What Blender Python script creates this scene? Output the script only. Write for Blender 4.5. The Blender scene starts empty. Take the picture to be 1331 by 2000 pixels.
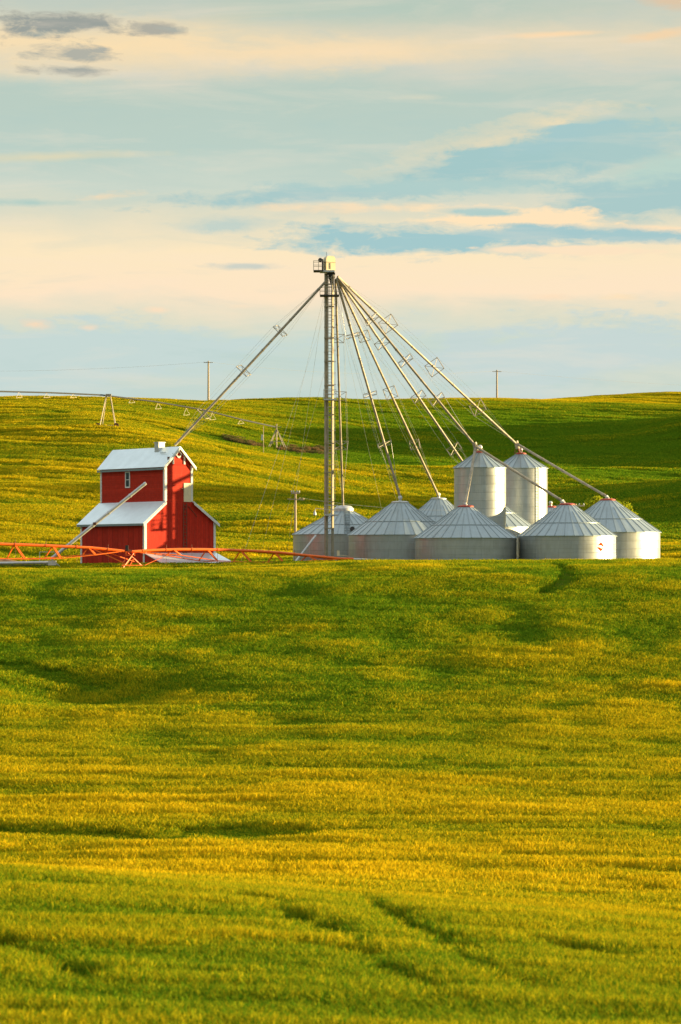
import bpy, bmesh, math, random
import numpy as np
from mathutils import Vector, Matrix
random.seed(7)
SC = bpy.context.scene
COL = SC.collection
F = 6000.0                      # metres-to-pixels factor of the lens, used to lay the site out on its plan
R = math.radians

# ------------------------------------------------------------------ camera
cam_d = bpy.data.cameras.new('camera')
cam = bpy.data.objects.new('camera', cam_d); COL.objects.link(cam)
cam.location = (0, 0, 0); cam.rotation_euler = (R(90), 0, 0)
cam_d.sensor_fit = 'VERTICAL'; cam_d.sensor_height = 36; cam_d.lens = 108.0
cam_d.shift_y = 0.06
cam_d.clip_start = 0.5; cam_d.clip_end = 9000
cam_d.dof.use_dof = True; cam_d.dof.focus_distance = 300; cam_d.dof.aperture_fstop = 2.2
SC.camera = cam
SC.render.resolution_x = 681; SC.render.resolution_y = 1024
SC.view_settings.view_transform = 'Standard'; SC.view_settings.look = 'None'
SC.view_settings.exposure = 1.45; SC.view_settings.gamma = 1.0

# ------------------------------------------------------------------ sun
SUN_EL, SUN_BACK = 5.0, 8.0      # degrees up, degrees behind the line to the right
sd = Vector((math.cos(R(SUN_EL))*math.cos(R(SUN_BACK)), math.cos(R(SUN_EL))*math.sin(R(SUN_BACK)), math.sin(R(SUN_EL))))
sun_d = bpy.data.lights.new('sun', 'SUN'); sun = bpy.data.objects.new('sun', sun_d); COL.objects.link(sun)
sun_d.energy = 5.0; sun_d.angle = R(0.6); sun_d.color = (1.0, 0.77, 0.38)
sun.rotation_euler = sd.to_track_quat('Z', 'Y').to_euler()
sun.location = (60, 200, 60)

# ------------------------------------------------------------------ world
W = bpy.data.worlds.new('World'); SC.world = W; W.use_nodes = True
nt = W.node_tree; nt.nodes.clear()
def lin(c):
    return tuple(((v/255)/12.92 if v/255 <= 0.04045 else ((v/255+0.055)/1.055)**2.4) for v in c)
def skl(c):
    r, g, b = c
    if r > 215: return lin((r, g-1, b-3))
    return lin((r-2, g-2, b+2)) if r > 180 else lin((r-2, g-2, b+4))
class NB:
    def __init__(s, tree): s.t = tree
    def node(s, typ): return s.t.nodes.new(typ)
    def m(s, op, a, b=None, c=None, clamp=False):
        n = s.t.nodes.new('ShaderNodeMath'); n.operation = op; n.use_clamp = clamp
        for i, v in enumerate((a, b, c)):
            if v is None: continue
            if isinstance(v, (int, float)): n.inputs[i].default_value = v
            else: s.t.links.new(v, n.inputs[i])
        return n.outputs[0]
    def comb(s, x, y, z):
        n = s.t.nodes.new('ShaderNodeCombineXYZ')
        for i, v in enumerate((x, y, z)):
            if isinstance(v, (int, float)): n.inputs[i].default_value = v
            else: s.t.links.new(v, n.inputs[i])
        return n.outputs[0]
    def mix(s, f, a, b, mode='MIX'):
        n = s.t.nodes.new('ShaderNodeMix'); n.data_type = 'RGBA'; n.blend_type = mode
        for k, v in ((0, f), (6, a), (7, b)):
            if isinstance(v, (int, float)): n.inputs[k].default_value = v
            elif isinstance(v, tuple): n.inputs[k].default_value = (*v[:3], 1)
            else: s.t.links.new(v, n.inputs[k])
        return n.outputs[2]
    def noise(s, vec, scale, detail=5, rough=0.55, dist=0.0):
        n = s.t.nodes.new('ShaderNodeTexNoise'); n.inputs['Scale'].default_value = scale
        n.inputs['Detail'].default_value = detail; n.inputs['Roughness'].default_value = rough
        n.inputs['Distortion'].default_value = dist
        if vec is not None: s.t.links.new(vec, n.inputs['Vector'])
        return n.outputs['Fac']
    def ramp(s, fac, stops, interp='LINEAR'):
        n = s.t.nodes.new('ShaderNodeValToRGB'); cr = n.color_ramp; cr.interpolation = interp
        while len(cr.elements) < len(stops): cr.elements.new(0.5)
        for e, (p, c) in zip(cr.elements, stops):
            e.position = p; e.color = (*c[:3], 1) if isinstance(c, tuple) else (c, c, c, 1)
        s.t.links.new(fac, n.inputs[0]); return n.outputs[0]
B = NB(nt)
tc = B.node('ShaderNodeTexCoord'); sp = B.node('ShaderNodeSeparateXYZ'); nt.links.new(tc.outputs['Generated'], sp.inputs[0])
dx, dy, dz = sp.outputs
hor = B.m('SQRT', B.m('ADD', B.m('MULTIPLY', dx, dx), B.m('MULTIPLY', dy, dy)))
v = B.m('DIVIDE', dz, B.m('MAXIMUM', hor, 0.001))
u = B.m('ARCTAN2', dx, dy)
A = B.m('ADD', B.m('MULTIPLY', u, 6.0), 0.6655)          # azimuth in units of about nine and a half degrees
E = B.m('SUBTRACT', 1.12, B.m('MULTIPLY', v, 6.0))        # grows downwards
vec = B.comb(A, B.m('MULTIPLY', E, 3.2), 0.0)
n1 = B.noise(vec, 3.2, 7, 0.6, 0.3)
n2 = B.noise(B.comb(B.m('ADD', A, 7.3), B.m('MULTIPLY', E, 4.5), 3.0), 7.0, 6, 0.6, 0.2)
n3 = B.noise(B.comb(B.m('ADD', A, 2.3), B.m('MULTIPLY', E, 2.2), 9.0), 17.0, 9, 0.68, 0.6)
n1c = B.m('SUBTRACT', n1, 0.5); n2c = B.m('SUBTRACT', n2, 0.5); n3c = B.m('SUBTRACT', n3, 0.5)
Ew = B.m('ADD', E, B.m('ADD', B.m('MULTIPLY', n1c, 0.10), B.m('MULTIPLY', n2c, 0.03)))
CREAM, TEAL, PALE, BLUE = skl((255, 234, 198)), skl((186, 207, 192)), skl((209, 221, 205)), skl((166, 204, 198))
base = B.ramp(B.m('MULTIPLY', B.m('ADD', Ew, 0.2), 1.0, clamp=True), [
    (0.00, lin((246, 254, 255))), (0.12, skl((200, 208, 196))), (0.20, skl((196, 206, 190))), (0.285, skl((228, 217, 190))), (0.335, skl((214, 214, 194))), (0.38, skl((188, 207, 192))), (0.50, skl((190, 210, 196))),
    (0.565, skl((205, 217, 200))), (0.62, skl((225, 222, 200))), (0.69, skl((253, 233, 197))), (0.77, skl((254, 231, 201))),
    (0.815, skl((226, 224, 203))), (0.86, skl((205, 220, 205))), (0.96, skl((199, 217, 206))), (1.0, skl((208, 220, 207)))])
def cloud(col_in, cx, cy, rx, ry, color, amp=1.2, soft=0.5, rot=0.0, strength=1.0, nz=(1, 1, 1)):
    """an elliptical bank in azimuth / elevation with a ragged outline"""
    a = B.m('SUBTRACT', A, cx/1000); e = B.m('SUBTRACT', E, cy/1000)
    c, s_ = math.cos(R(rot)), math.sin(R(rot))
    p = B.m('DIVIDE', B.m('ADD', B.m('MULTIPLY', a, c), B.m('MULTIPLY', e, s_)), rx/1000)
    q = B.m('DIVIDE', B.m('SUBTRACT', B.m('MULTIPLY', e, c), B.m('MULTIPLY', a, s_)), ry/1000)
    dd = B.m('SQRT', B.m('ADD', B.m('MULTIPLY', p, p), B.m('MULTIPLY', q, q)))
    ns = B.m('ADD', B.m('MULTIPLY', n1c, nz[0]*amp), B.m('ADD', B.m('MULTIPLY', n2c, nz[1]*amp), B.m('MULTIPLY', n3c, nz[2]*amp*0.8)))
    f = B.m('DIVIDE', B.m('ADD', B.m('SUBTRACT', 1.0, dd), ns), soft, clamp=True)
    f = B.m('SMOOTHSTEP', f, 0, 1) if False else B.m('MULTIPLY', f, strength)
    return B.mix(f, col_in, color)
c = base
c = cloud(c, 200, 95, 620, 75, skl((254, 226, 180)), 0.8, 1.1)
c = cloud(c, 640, 100, 420, 34, skl((250, 224, 184)), 0.8, 1.0)
c = cloud(c, 760, 15, 500, 50, skl((186, 204, 186)), 0.8, 0.9)
c = cloud(c, 1080, 70, 130, 7, skl((250, 220, 180)), 0.9, 0.9, -2)
c = cloud(c, 1290, 72, 80, 13, skl((243, 214, 176)), 1.2, 0.8, -8)
c = cloud(c, 1310, 8, 100, 20, skl((222, 200, 172)), 1.2, 0.8, 8)
c = cloud(c, 115, 48, 155, 30, skl((158, 164, 152)), 2.0, 0.55, 2)
c = cloud(c, 300, 58, 70, 15, skl((178, 176, 158)), 2.0, 0.7, 0)
c = cloud(c, 140, 108, 125, 17, skl((180, 180, 162)), 2.2, 0.6, 2)
c = cloud(c, 150, 142, 85, 13, skl((170, 174, 160)), 2.0, 0.7, 2)
c = cloud(c, 820, 190, 60, 9, skl((208, 214, 192)), 1.4, 0.9)
c = cloud(c, 100, 310, 260, 12, skl((218, 216, 190)), 1.0, 1.0, -3)
c = cloud(c, 950, 285, 360, 42, skl((236, 222, 190)), 1.4, 0.8, -14)
c = cloud(c, 1100, 243, 60, 10, skl((255, 230, 186)), 2.6, 1.1, 0, 0.8)
c = cloud(c, 1000, 314, 400, 62, skl((166, 202, 196)), 1.4, 0.5, -10)
c = cloud(c, 1130, 262, 190, 30, skl((168, 203, 198)), 1.6, 0.5, -12)
c = cloud(c, 1240, 280, 170, 52, skl((172, 204, 196)), 1.6, 0.6, -8)
c = cloud(c, 1290, 345, 170, 42, skl((190, 215, 200)), 1.3, 0.45, -14)
c = cloud(c, 620, 380, 440, 21, skl((173, 204, 197)), 1.9, 0.65, -3)
c = cloud(c, 215, 385, 85, 10, skl((255, 224, 184)), 2.6, 1.1, -6, 0.8)
c = cloud(c, 60, 400, 140, 10, skl((183, 209, 196)), 1.3, 0.8)
c = cloud(c, 850, 365, 330, 22, skl((178, 208, 198)), 1.3, 0.6)
c = cloud(c, 1250, 392, 230, 62, skl((172, 204, 197)), 1.5, 0.6, -8)
c = cloud(c, 700, 405, 200, 14, skl((246, 225, 192)), 1.7, 0.6)
c = cloud(c, 430, 440, 130, 24, skl((200, 214, 200)), 1.4, 0.8)
c = cloud(c, 1010, 428, 230, 26, skl((255, 230, 192)), 1.8, 0.4, 3)
c = cloud(c, 930, 414, 100, 11, skl((180, 209, 198)), 1.6, 0.6, 0)
c = cloud(c, 1300, 452, 110, 10, skl((252, 228, 194)), 1.8, 0.5, 3)
c = cloud(c, 800, 472, 370, 34, skl((166, 203, 200)), 1.7, 0.6, 1)
c = cloud(c, 1200, 464, 270, 20, skl((168, 203, 200)), 1.7, 0.65, 2)
c = cloud(c, 1000, 488, 70, 9, skl((250, 228, 198)), 1.8, 0.5, 0)
c = cloud(c, 1180, 492, 200, 11, skl((253, 229, 197)), 1.8, 0.5, 1)
c = cloud(c, 485, 520, 80, 9, skl((208, 212, 196)), 1.6, 0.8)
c = cloud(c, 150, 700, 520, 78, skl((201, 219, 211)), 1.5, 0.4, -2)
c = cloud(c, 1150, 690, 400, 82, skl((202, 218, 211)), 1.5, 0.4, -3)
c = cloud(c, 175, 641, 26, 7, skl((255, 224, 192)), 2.6, 1.1, 0, 0.8)
c = cloud(c, 310, 606, 30, 8, skl((255, 226, 194)), 2.6, 1.1, 0, 0.8)
c = cloud(c, 470, 598, 40, 9, skl((255, 228, 196)), 2.6, 1.1, 0, 0.8)
c = cloud(c, 1075, 580, 60, 10, skl((255, 228, 196)), 1.6, 0.7, 0)
c = cloud(c, 70, 638, 42, 13, skl((255, 221, 186)), 2.6, 1.1, 5, 0.8)
c = cloud(c, 1210, 582, 40, 9, skl((255, 228, 190)), 2.6, 1.1, 0, 0.8)
c = cloud(c, 1290, 740, 210, 40, skl((213, 221, 203)), 1.2, 0.8, -8)
c = cloud(c, 600, 745, 420, 24, skl((210, 221, 206)), 1.2, 0.9, 0)
# faint streaky layering over everything
n4 = B.noise(B.comb(B.m('MULTIPLY', A, 1.0), B.m('MULTIPLY', E, 7.0), 5.0), 2.6, 8, 0.62, 0.5)
c = B.mix(B.m('MULTIPLY', B.m('SUBTRACT', n4, 0.52), 1.3, clamp=True), c, lin((250, 230, 205)))
c = B.mix(B.m('MULTIPLY', B.m('SUBTRACT', 0.46, n4), 1.5, clamp=True), c, lin((172, 202, 198)))
sky = B.node('ShaderNodeTexSky'); sky.sky_type = 'NISHITA'; sky.sun_disc = False
sky.sun_elevation = R(SUN_EL); sky.sun_rotation = R(90-SUN_BACK); sky.air_density = 1.3; sky.dust_density = 2.0
skyc = B.mix(1.0, sky.outputs[0], (0.24, 0.24, 0.24), 'MULTIPLY')
high = B.m('DIVIDE', B.m('SUBTRACT', v, 0.22), 0.35, clamp=True)
# away from the lit cloud bank ahead the low sky is duller: full strength within 30 degrees of it, dull beyond 60
away = B.m('DIVIDE', B.m('SUBTRACT', B.m('ABSOLUTE', u), 0.5), 0.6, clamp=True)
low = B.m('SUBTRACT', 1.0, B.m('DIVIDE', B.m('SUBTRACT', v, 0.18), 0.35, clamp=True))
c = B.mix(B.m('MULTIPLY', away, low), c, B.mix(1.0, c, (0.30, 0.40, 0.46), 'MULTIPLY'))
final = B.mix(B.m('MULTIPLY', high, 0.25), c, skyc)
bg = B.node('ShaderNodeBackground'); nt.links.new(final, bg.inputs[0]); bg.inputs[1].default_value = 0.366
out = B.node('ShaderNodeOutputWorld'); nt.links.new(bg.outputs[0], out.inputs[0])

# ------------------------------------------------------------------ helpers
def tag(o, label=None, cat=None, group=None, kind=None):
    if label: o['label'] = label
    if cat: o['category'] = cat
    if group: o['group'] = group
    if kind: o['kind'] = kind
    return o
def empty(name, loc, label, cat, group=None):
    o = bpy.data.objects.new(name, None); COL.objects.link(o); o.location = loc; o.empty_display_size = 0.5
    return tag(o, label, cat, group)
def root_loc(o):
    while o.parent: o = o.parent
    return Vector(o.location)
def P(px, row, d):
    return Vector(((px-665.5)/F*d, d, (1120-row)/F*d))
class MB:
    def __init__(s): s.v = []; s.f = []; s.mi = []; s.cur = 0
    def add(s, vs, fs):
        b = len(s.v); s.v += [tuple(q) for q in vs]; s.f += [tuple(i+b for i in f) for f in fs]; s.mi += [s.cur]*len(fs); return s
    def frame(s, o, ax, ay, az, x0, x1, y0, y1, z0, z1):
        vs = [o+ax*x+ay*y+az*z for z in (z0, z1) for (x, y) in ((x0, y0), (x1, y0), (x1, y1), (x0, y1))]
        return s.add(vs, [(3, 2, 1, 0), (4, 5, 6, 7), (0, 1, 5, 4), (1, 2, 6, 5), (2, 3, 7, 6), (3, 0, 4, 7)])
    def box(s, x0, x1, y0, y1, z0, z1):
        return s.frame(Vector((0, 0, 0)), Vector((1, 0, 0)), Vector((0, 1, 0)), Vector((0, 0, 1)), x0, x1, y0, y1, z0, z1)
    def bar(s, a, b, w, h=None, up=Vector((0, 0, 1))):
        a, b = Vector(a), Vector(b); h = h or w; d = b-a; L = d.length; d = d.normalized()
        if abs(d.dot(up)) > 0.98: up = Vector((0, 1, 0))
        x = d.cross(up).normalized(); y = x.cross(d).normalized()
        return s.frame(a, x, y, d, -w/2, w/2, -h/2, h/2, 0, L)
    def tube(s, pts, r, n=10, cap=True):
        pts = [Vector(p) for p in pts]; rs = r if isinstance(r, (list, tuple)) else [r]*len(pts)
        base = len(s.v); vs = []; fs = []
        for i, p in enumerate(pts):
            t = (pts[min(i+1, len(pts)-1)]-pts[max(i-1, 0)]).normalized()
            up = Vector((0, 0, 1)) if abs(t.z) < 0.95 else Vector((0, 1, 0))
            x = t.cross(up).normalized(); y = x.cross(t)
            for k in range(n):
                a = 2*math.pi*k/n; vs.append(p+(x*math.cos(a)+y*math.sin(a))*rs[i])
        for i in range(len(pts)-1):
            for k in range(n):
                fs.append((i*n+k, i*n+(k+1) % n, (i+1)*n+(k+1) % n, (i+1)*n+k))
        if cap: fs += [tuple(range(n))[::-1], tuple(range((len(pts)-1)*n, len(pts)*n))]
        return s.add(vs, fs)
    def lathe(s, c, prof, n=32, cap=True, a0=0.0):
        c = Vector(c); vs = []; fs = []
        for (r, z) in prof:
            for k in range(n):
                a = a0+2*math.pi*k/n; vs.append(c+Vector((r*math.cos(a), r*math.sin(a), z)))
        for i in range(len(prof)-1):
            for k in range(n):
                fs.append((i*n+k, i*n+(k+1) % n, (i+1)*n+(k+1) % n, (i+1)*n+k))
        if cap: fs += [tuple(range(n))[::-1], tuple(range((len(prof)-1)*n, len(prof)*n))]
        return s.add(vs, fs)
    def ball(s, c, r, n=14, sz=1.0):
        return s.lathe(c, [(max(r*math.sin(math.pi*i/8), r*0.02), -r*sz*math.cos(math.pi*i/8)) for i in range(9)], n)
    def prism(s, poly, off):
        k = len(poly); off = Vector(off); vs = [Vector(p) for p in poly]+[Vector(p)+off for p in poly]
        return s.add(vs, [tuple(range(k))[::-1], tuple(range(k, 2*k))]+[(i, (i+1) % k, k+(i+1) % k, k+i) for i in range(k)])
    def build(s, name, mat, parent=None, smooth=False, loc=None):
        off = root_loc(parent) if parent else Vector(loc or (0, 0, 0))
        me = bpy.data.meshes.new(name)
        me.from_pydata([(x-off.x, y-off.y, z-off.z) for x, y, z in s.v], [], s.f)
        for m_ in (mat if isinstance(mat, (list, tuple)) else [mat]): me.materials.append(m_)
        if isinstance(mat, (list, tuple)): me.polygons.foreach_set('material_index', s.mi)
        bm = bmesh.new(); bm.from_mesh(me); bmesh.ops.recalc_face_normals(bm, faces=bm.faces); bm.to_mesh(me); bm.free()
        if smooth:
            me.polygons.foreach_set('use_smooth', [True]*len(me.polygons))
            try: me.set_sharp_from_angle(angle=R(35))
            except Exception: pass
        o = bpy.data.objects.new(name, me); COL.objects.link(o)
        if parent: o.parent = parent
        else: o.location = off
        return o

# ------------------------------------------------------------------ materials
def mat(name, color, rough=0.6, metal=0.0, nscale=0.0, namt=0.2, ncol=None, bump=0.0, spec=0.5, stretch=(1, 1, 1)):
    m = bpy.data.materials.new(name); m.use_nodes = True; t = m.node_tree; b = t.nodes['Principled BSDF']
    b.inputs['Roughness'].default_value = rough; b.inputs['Metallic'].default_value = metal
    b.inputs['Specular IOR Level'].default_value = spec
    q = NB(t)
    if nscale:
        tcn = t.nodes.new('ShaderNodeTexCoord'); mp = t.nodes.new('ShaderNodeMapping'); mp.inputs['Scale'].default_value = stretch
        t.links.new(tcn.outputs['Object'], mp.inputs[0])
        n = q.noise(mp.outputs[0], nscale, 6, 0.6)
        f = q.m('MULTIPLY', q.m('SUBTRACT', n, 0.38), 3.5, clamp=True)
        dark = ncol or tuple(x*(1-namt) for x in color)
        t.links.new(q.mix(f, dark, color), b.inputs['Base Color'])
        if bump:
            bn = t.nodes.new('ShaderNodeBump'); bn.inputs['Strength'].default_value = bump; bn.inputs['Distance'].default_value = 0.02
            t.links.new(n, bn.inputs['Height']); t.links.new(bn.outputs[0], b.inputs['Normal'])
    else:
        b.inputs['Base Color'].default_value = (*color, 1)
    return m
def galv(name, color, rough, metal, sheets=True, corr=0.0):
    """galvanised sheet: rings of bolted sheets, slightly different spangle from one to the next"""
    m = bpy.data.materials.new(name); m.use_nodes = True; t = m.node_tree; b = t.nodes['Principled BSDF']; q = NB(t)
    tcn = t.nodes.new('ShaderNodeTexCoord'); s = t.nodes.new('ShaderNodeSeparateXYZ'); t.links.new(tcn.outputs['Object'], s.inputs[0])
    ang = q.m('MULTIPLY', q.m('ARCTAN2', s.outputs[1], s.outputs[0]), 5.0)
    vec = q.comb(ang, s.outputs[2], 0.0)
    n = q.noise(tcn.outputs['Object'], 1.1, 6, 0.65); n2 = q.noise(q.comb(q.m('MULTIPLY', ang, 3.0), q.m('MULTIPLY', s.outputs[2], 0.35), 0.0), 1.6, 5, 0.6)
    br = t.nodes.new('ShaderNodeTexBrick'); t.links.new(vec, br.inputs['Vector'])
    br.inputs['Color1'].default_value = (0.88, 0.88, 0.88, 1); br.inputs['Color2'].default_value = (1, 1, 1, 1); br.inputs['Mortar'].default_value = (0.70, 0.70, 0.70, 1)
    br.inputs['Scale'].default_value = 1.0; br.inputs['Mortar Size'].default_value = 0.018; br.inputs['Brick Width'].default_value = 2.6; br.inputs['Row Height'].default_value = 0.81
    col = q.mix(1.0 if sheets else 0.0, color, br.outputs[0], 'MULTIPLY')
    f = q.m('MULTIPLY', q.m('SUBTRACT', q.m('ADD', q.m('MULTIPLY', n, 0.5), q.m('MULTIPLY', n2, 0.5)), 0.35), 3.0, clamp=True)
    col = q.mix(f, q.mix(1.0, col, (0.80, 0.78, 0.74), 'MULTIPLY'), col)
    t.links.new(col, b.inputs['Base Color'])
    b.inputs['Metallic'].default_value = metal
    t.links.new(q.m('ADD', rough-0.06, q.m('MULTIPLY', n, 0.14)), b.inputs['Roughness'])
    if corr:
        w = q.m('SINE', q.m('MULTIPLY', s.outputs[2], 2*math.pi/0.107*1.0))
        bn = t.nodes.new('ShaderNodeBump'); bn.inputs['Strength'].default_value = corr; bn.inputs['Distance'].default_value = 0.006
        t.links.new(w, bn.inputs['Height']); t.links.new(bn.outputs[0], b.inputs['Normal'])
    return m
def boards(name, color, step, horizontal=True):
    m = bpy.data.materials.new(name); m.use_nodes = True; t = m.node_tree; b = t.nodes['Principled BSDF']; q = NB(t)
    tcn = t.nodes.new('ShaderNodeTexCoord'); s = t.nodes.new('ShaderNodeSeparateXYZ'); t.links.new(tcn.outputs['Object'], s.inputs[0])
    if horizontal: w = s.outputs[2]
    else: w = q.m('ADD', q.m('MULTIPLY', s.outputs[0], 0.9), q.m('MULTIPLY', s.outputs[1], 0.35))
    x = q.m('FRACT', q.m('DIVIDE', w, step))
    groove = q.m('LESS_THAN', x, 0.16)
    idn = t.nodes.new('ShaderNodeTexWhiteNoise'); idn.noise_dimensions = '1D'; t.links.new(q.m('FLOOR', q.m('DIVIDE', w, step)), idn.inputs['W'])
    tone = q.m('ADD', 0.86, q.m('MULTIPLY', idn.outputs[0], 0.2))
    n = q.noise(tcn.outputs['Object'], 2.5, 6, 0.65)
    c0 = q.mix(q.m('MULTIPLY', q.m('SUBTRACT', n, 0.4), 3, clamp=True), tuple(k*0.8 for k in color), color)
    st = t.nodes.new('ShaderNodeMapping'); st.inputs['Scale'].default_value = (5, 5, 0.5); t.links.new(tcn.outputs['Object'], st.inputs[0])
    sn = q.noise(st.outputs[0], 1.6, 7, 0.7); c0 = q.mix(q.m('MULTIPLY', q.m('SUBTRACT', sn, 0.52), 2.2, clamp=True), c0, (color[0]*0.85+0.03, color[1]+0.055, color[2]+0.05))
    c1 = q.mix(1.0, c0, q.comb(tone, tone, tone), 'MULTIPLY')
    c2 = q.mix(q.m('MULTIPLY', groove, 0.35), c1, tuple(k*0.35 for k in color))
    t.links.new(c2, b.inputs['Base Color']); b.inputs['Roughness'].default_value = 0.6; b.inputs['Specular IOR Level'].default_value = 0.08
    bn = t.nodes.new('ShaderNodeBump'); bn.inputs['Distance'].default_value = 0.02; bn.inputs['Strength'].default_value = 0.6
    t.links.new(x, bn.inputs['Height']); t.links.new(bn.outputs[0], b.inputs['Normal'])
    return m
M = dict(
    galv=galv('galvanised_wall', (0.55, 0.57, 0.55), 0.43, 0.8, True, 0.25),
    roof=galv('galvanised_roof', (0.42, 0.50, 0.53), 0.46, 0.55, False),
    rib=galv('galvanised_rib', (0.33, 0.39, 0.41), 0.45, 0.6, False),
    spout=mat('spout_metal', (0.46, 0.39, 0.28), 0.6, 0.2, 1.5, 0.35),
    tower=mat('leg_metal', (0.42, 0.36, 0.25), 0.55, 0.25, 1.2, 0.3),
    ladder=mat('ladder_metal', (0.50, 0.44, 0.34), 0.5, 0.4, 2, 0.2),
    dark=mat('dark_metal', (0.05, 0.045, 0.04), 0.6, 0.3),
    cream=mat('cream_paint', (0.84, 0.70, 0.44), 0.5, 0.0, 2, 0.15),
    redcap=mat('red_cap_paint', (0.55, 0.07, 0.03), 0.5, 0.0, 4, 0.2),
    orange=mat('orange_paint', (1.0, 0.165, 0.006), 0.5, 0.0, 3, 0.15),
    pale=mat('pale_galvanised', (0.66, 0.66, 0.64), 0.5, 0.4, 3, 0.2),
    wall_up=boards('red_clapboard', (0.62, 0.040, 0.018), 0.19, True),
    wall_lo=boards('red_vertical_boards', (0.60, 0.036, 0.016), 0.26, False),
    white=mat('white_trim_paint', (0.80, 0.77, 0.70), 0.55, 0.0, 3, 0.12),
    broof=mat('white_metal_roof', (0.88, 0.98, 1.0), 0.36, 0.5, 0.9, 0.10, bump=0.05),
    glass=mat('window_glass', (0.03, 0.04, 0.04), 0.15),
    wood=mat('weathered_wood', (0.55, 0.43, 0.28), 0.8, 0.0, 3, 0.35, stretch=(4, 4, 0.4)),
    tan=mat('tan_dirt', (0.42, 0.22, 0.10), 0.95, 0.0, 1.5, 0.35),
    rust=mat('rusty_metal', (0.20, 0.08, 0.04), 0.7, 0.2, 4, 0.3),
    emblem=mat('orange_emblem', (0.55, 0.055, 0.01), 0.9, spec=0.05),
    pipe=mat('dull_pipe', (0.05, 0.055, 0.055), 0.7, 0.0, 2, 0.2),
    wire=mat('steel_wire', (0.45, 0.45, 0.42), 0.5, 0.5),
)

# ------------------------------------------------------------------ terrain
def vnoise(x, y, seed=0):
    x = np.asarray(x, float); y = np.asarray(y, float)
    xi = np.floor(x).astype(np.int64); yi = np.floor(y).astype(np.int64); fx = x-xi; fy = y-yi
    fx = fx*fx*(3-2*fx); fy = fy*fy*(3-2*fy)
    def h(a, b):
        n = (a*374761393+b*668265263+seed*974711) & 0xffffffff
        n = ((n ^ (n >> 13))*1274126177) & 0xffffffff
        n = n ^ (n >> 16)
        return (n & 0xffff)/65535.0
    return (h(xi, yi)*(1-fx)+h(xi+1, yi)*fx)*(1-fy)+(h(xi, yi+1)*(1-fx)+h(xi+1, yi+1)*fx)*fy
def fnoise(x, y, seed=0, oct=4):
    t = 0; a = 0.5; s = 0
    for k in range(oct):
        t = t+a*(vnoise(np.asarray(x)*2**k, np.asarray(y)*2**k, seed+k)-0.5); s += a; a *= 0.5
    return t/s
NEAR = [(0, -1.9), (20, -3.6), (45, -6.65), (62, -6.95), (76, -7.15), (88, -8.2), (102, -9.55), (120, -9.5), (140, -8.9)]
# (distance, picture row) pairs of the ground along eight lines of sight
COLS = {
 -900: [(165, 1408), (190, 1312), (220, 1205), (250, 1126), (270, 1108), (300, 1112), (325, 1116), (350, 1108), (400, 1050), (470, 975), (550, 900), (640, 835), (720, 800), (800, 786)],
 0:    [(165, 1405), (190, 1305), (220, 1195), (250, 1117), (270, 1108), (300, 1110), (325, 1112), (350, 1100), (400, 1040), (470, 965), (550, 890), (640, 822), (720, 795), (800, 780)],
 230:  [(165, 1405), (190, 1300), (220, 1190), (250, 1116), (270, 1108), (300, 1110), (325, 1112), (350, 1100), (400, 1045), (470, 970), (550, 890), (640, 809), (720, 790), (800, 780)],
 430:  [(165, 1405), (190, 1300), (220, 1190), (250, 1114), (270, 1105), (300, 1109), (325, 1112), (350, 1098), (400, 1045), (470, 975), (540, 905), (590, 866), (612, 866), (640, 855), (700, 820), (760, 793), (825, 781)],
 560:  [(165, 1405), (190, 1300), (220, 1190), (250, 1110), (270, 1100), (300, 1108), (325, 1110), (350, 1095), (400, 1052), (445, 1000), (480, 972), (500, 968), (545, 928), (590, 894), (615, 896), (645, 880), (700, 838), (770, 799), (832, 781)],
 700:  [(165, 1400), (190, 1300), (220, 1185), (250, 1104), (270, 1092), (300, 1106), (325, 1108), (350, 1095), (400, 1055), (450, 1005), (485, 979), (505, 982), (545, 945), (590, 906), (612, 910), (655, 887), (720, 838), (785, 799), (845, 781)],
 900:  [(165, 1400), (190, 1300), (220, 1185), (250, 1104), (270, 1092), (300, 1106), (325, 1108), (350, 1096), (400, 1060), (455, 1010), (500, 986), (522, 985), (550, 950), (590, 907), (612, 911), (660, 888), (740, 833), (800, 797), (880, 779)],
 1100: [(165, 1398), (190, 1295), (220, 1180), (250, 1103), (270, 1091), (300, 1106), (325, 1108), (350, 1096), (400, 1062), (455, 1016), (500, 985), (550, 945), (592, 911), (615, 915), (665, 890), (750, 830), (830, 787), (860, 785), (890, 784), (980, 774)],
 1331: [(165, 1398), (190, 1290), (220, 1180), (250, 1101), (270, 1089), (300, 1106), (325, 1108), (350, 1090), (380, 1068), (400, 1066), (455, 1020), (500, 990), (550, 950), (600, 918), (625, 921), (670, 898), (760, 832), (845, 787), (870, 787), (900, 782), (985, 769)],
 2300: [(165, 1396), (190, 1290), (220, 1180), (250, 1104), (270, 1094), (300, 1110), (325, 1112), (350, 1096), (400, 1072), (455, 1025), (500, 995), (550, 955), (600, 925), (625, 928), (670, 905), (760, 840), (850, 800), (900, 790), (985, 776)],
}
D_GRID = np.concatenate([np.arange(0, 330, 1.0), np.arange(330, 1000, 2.0), np.array([1000, 1100, 1300, 1700, 2500, 6000.])])
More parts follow.
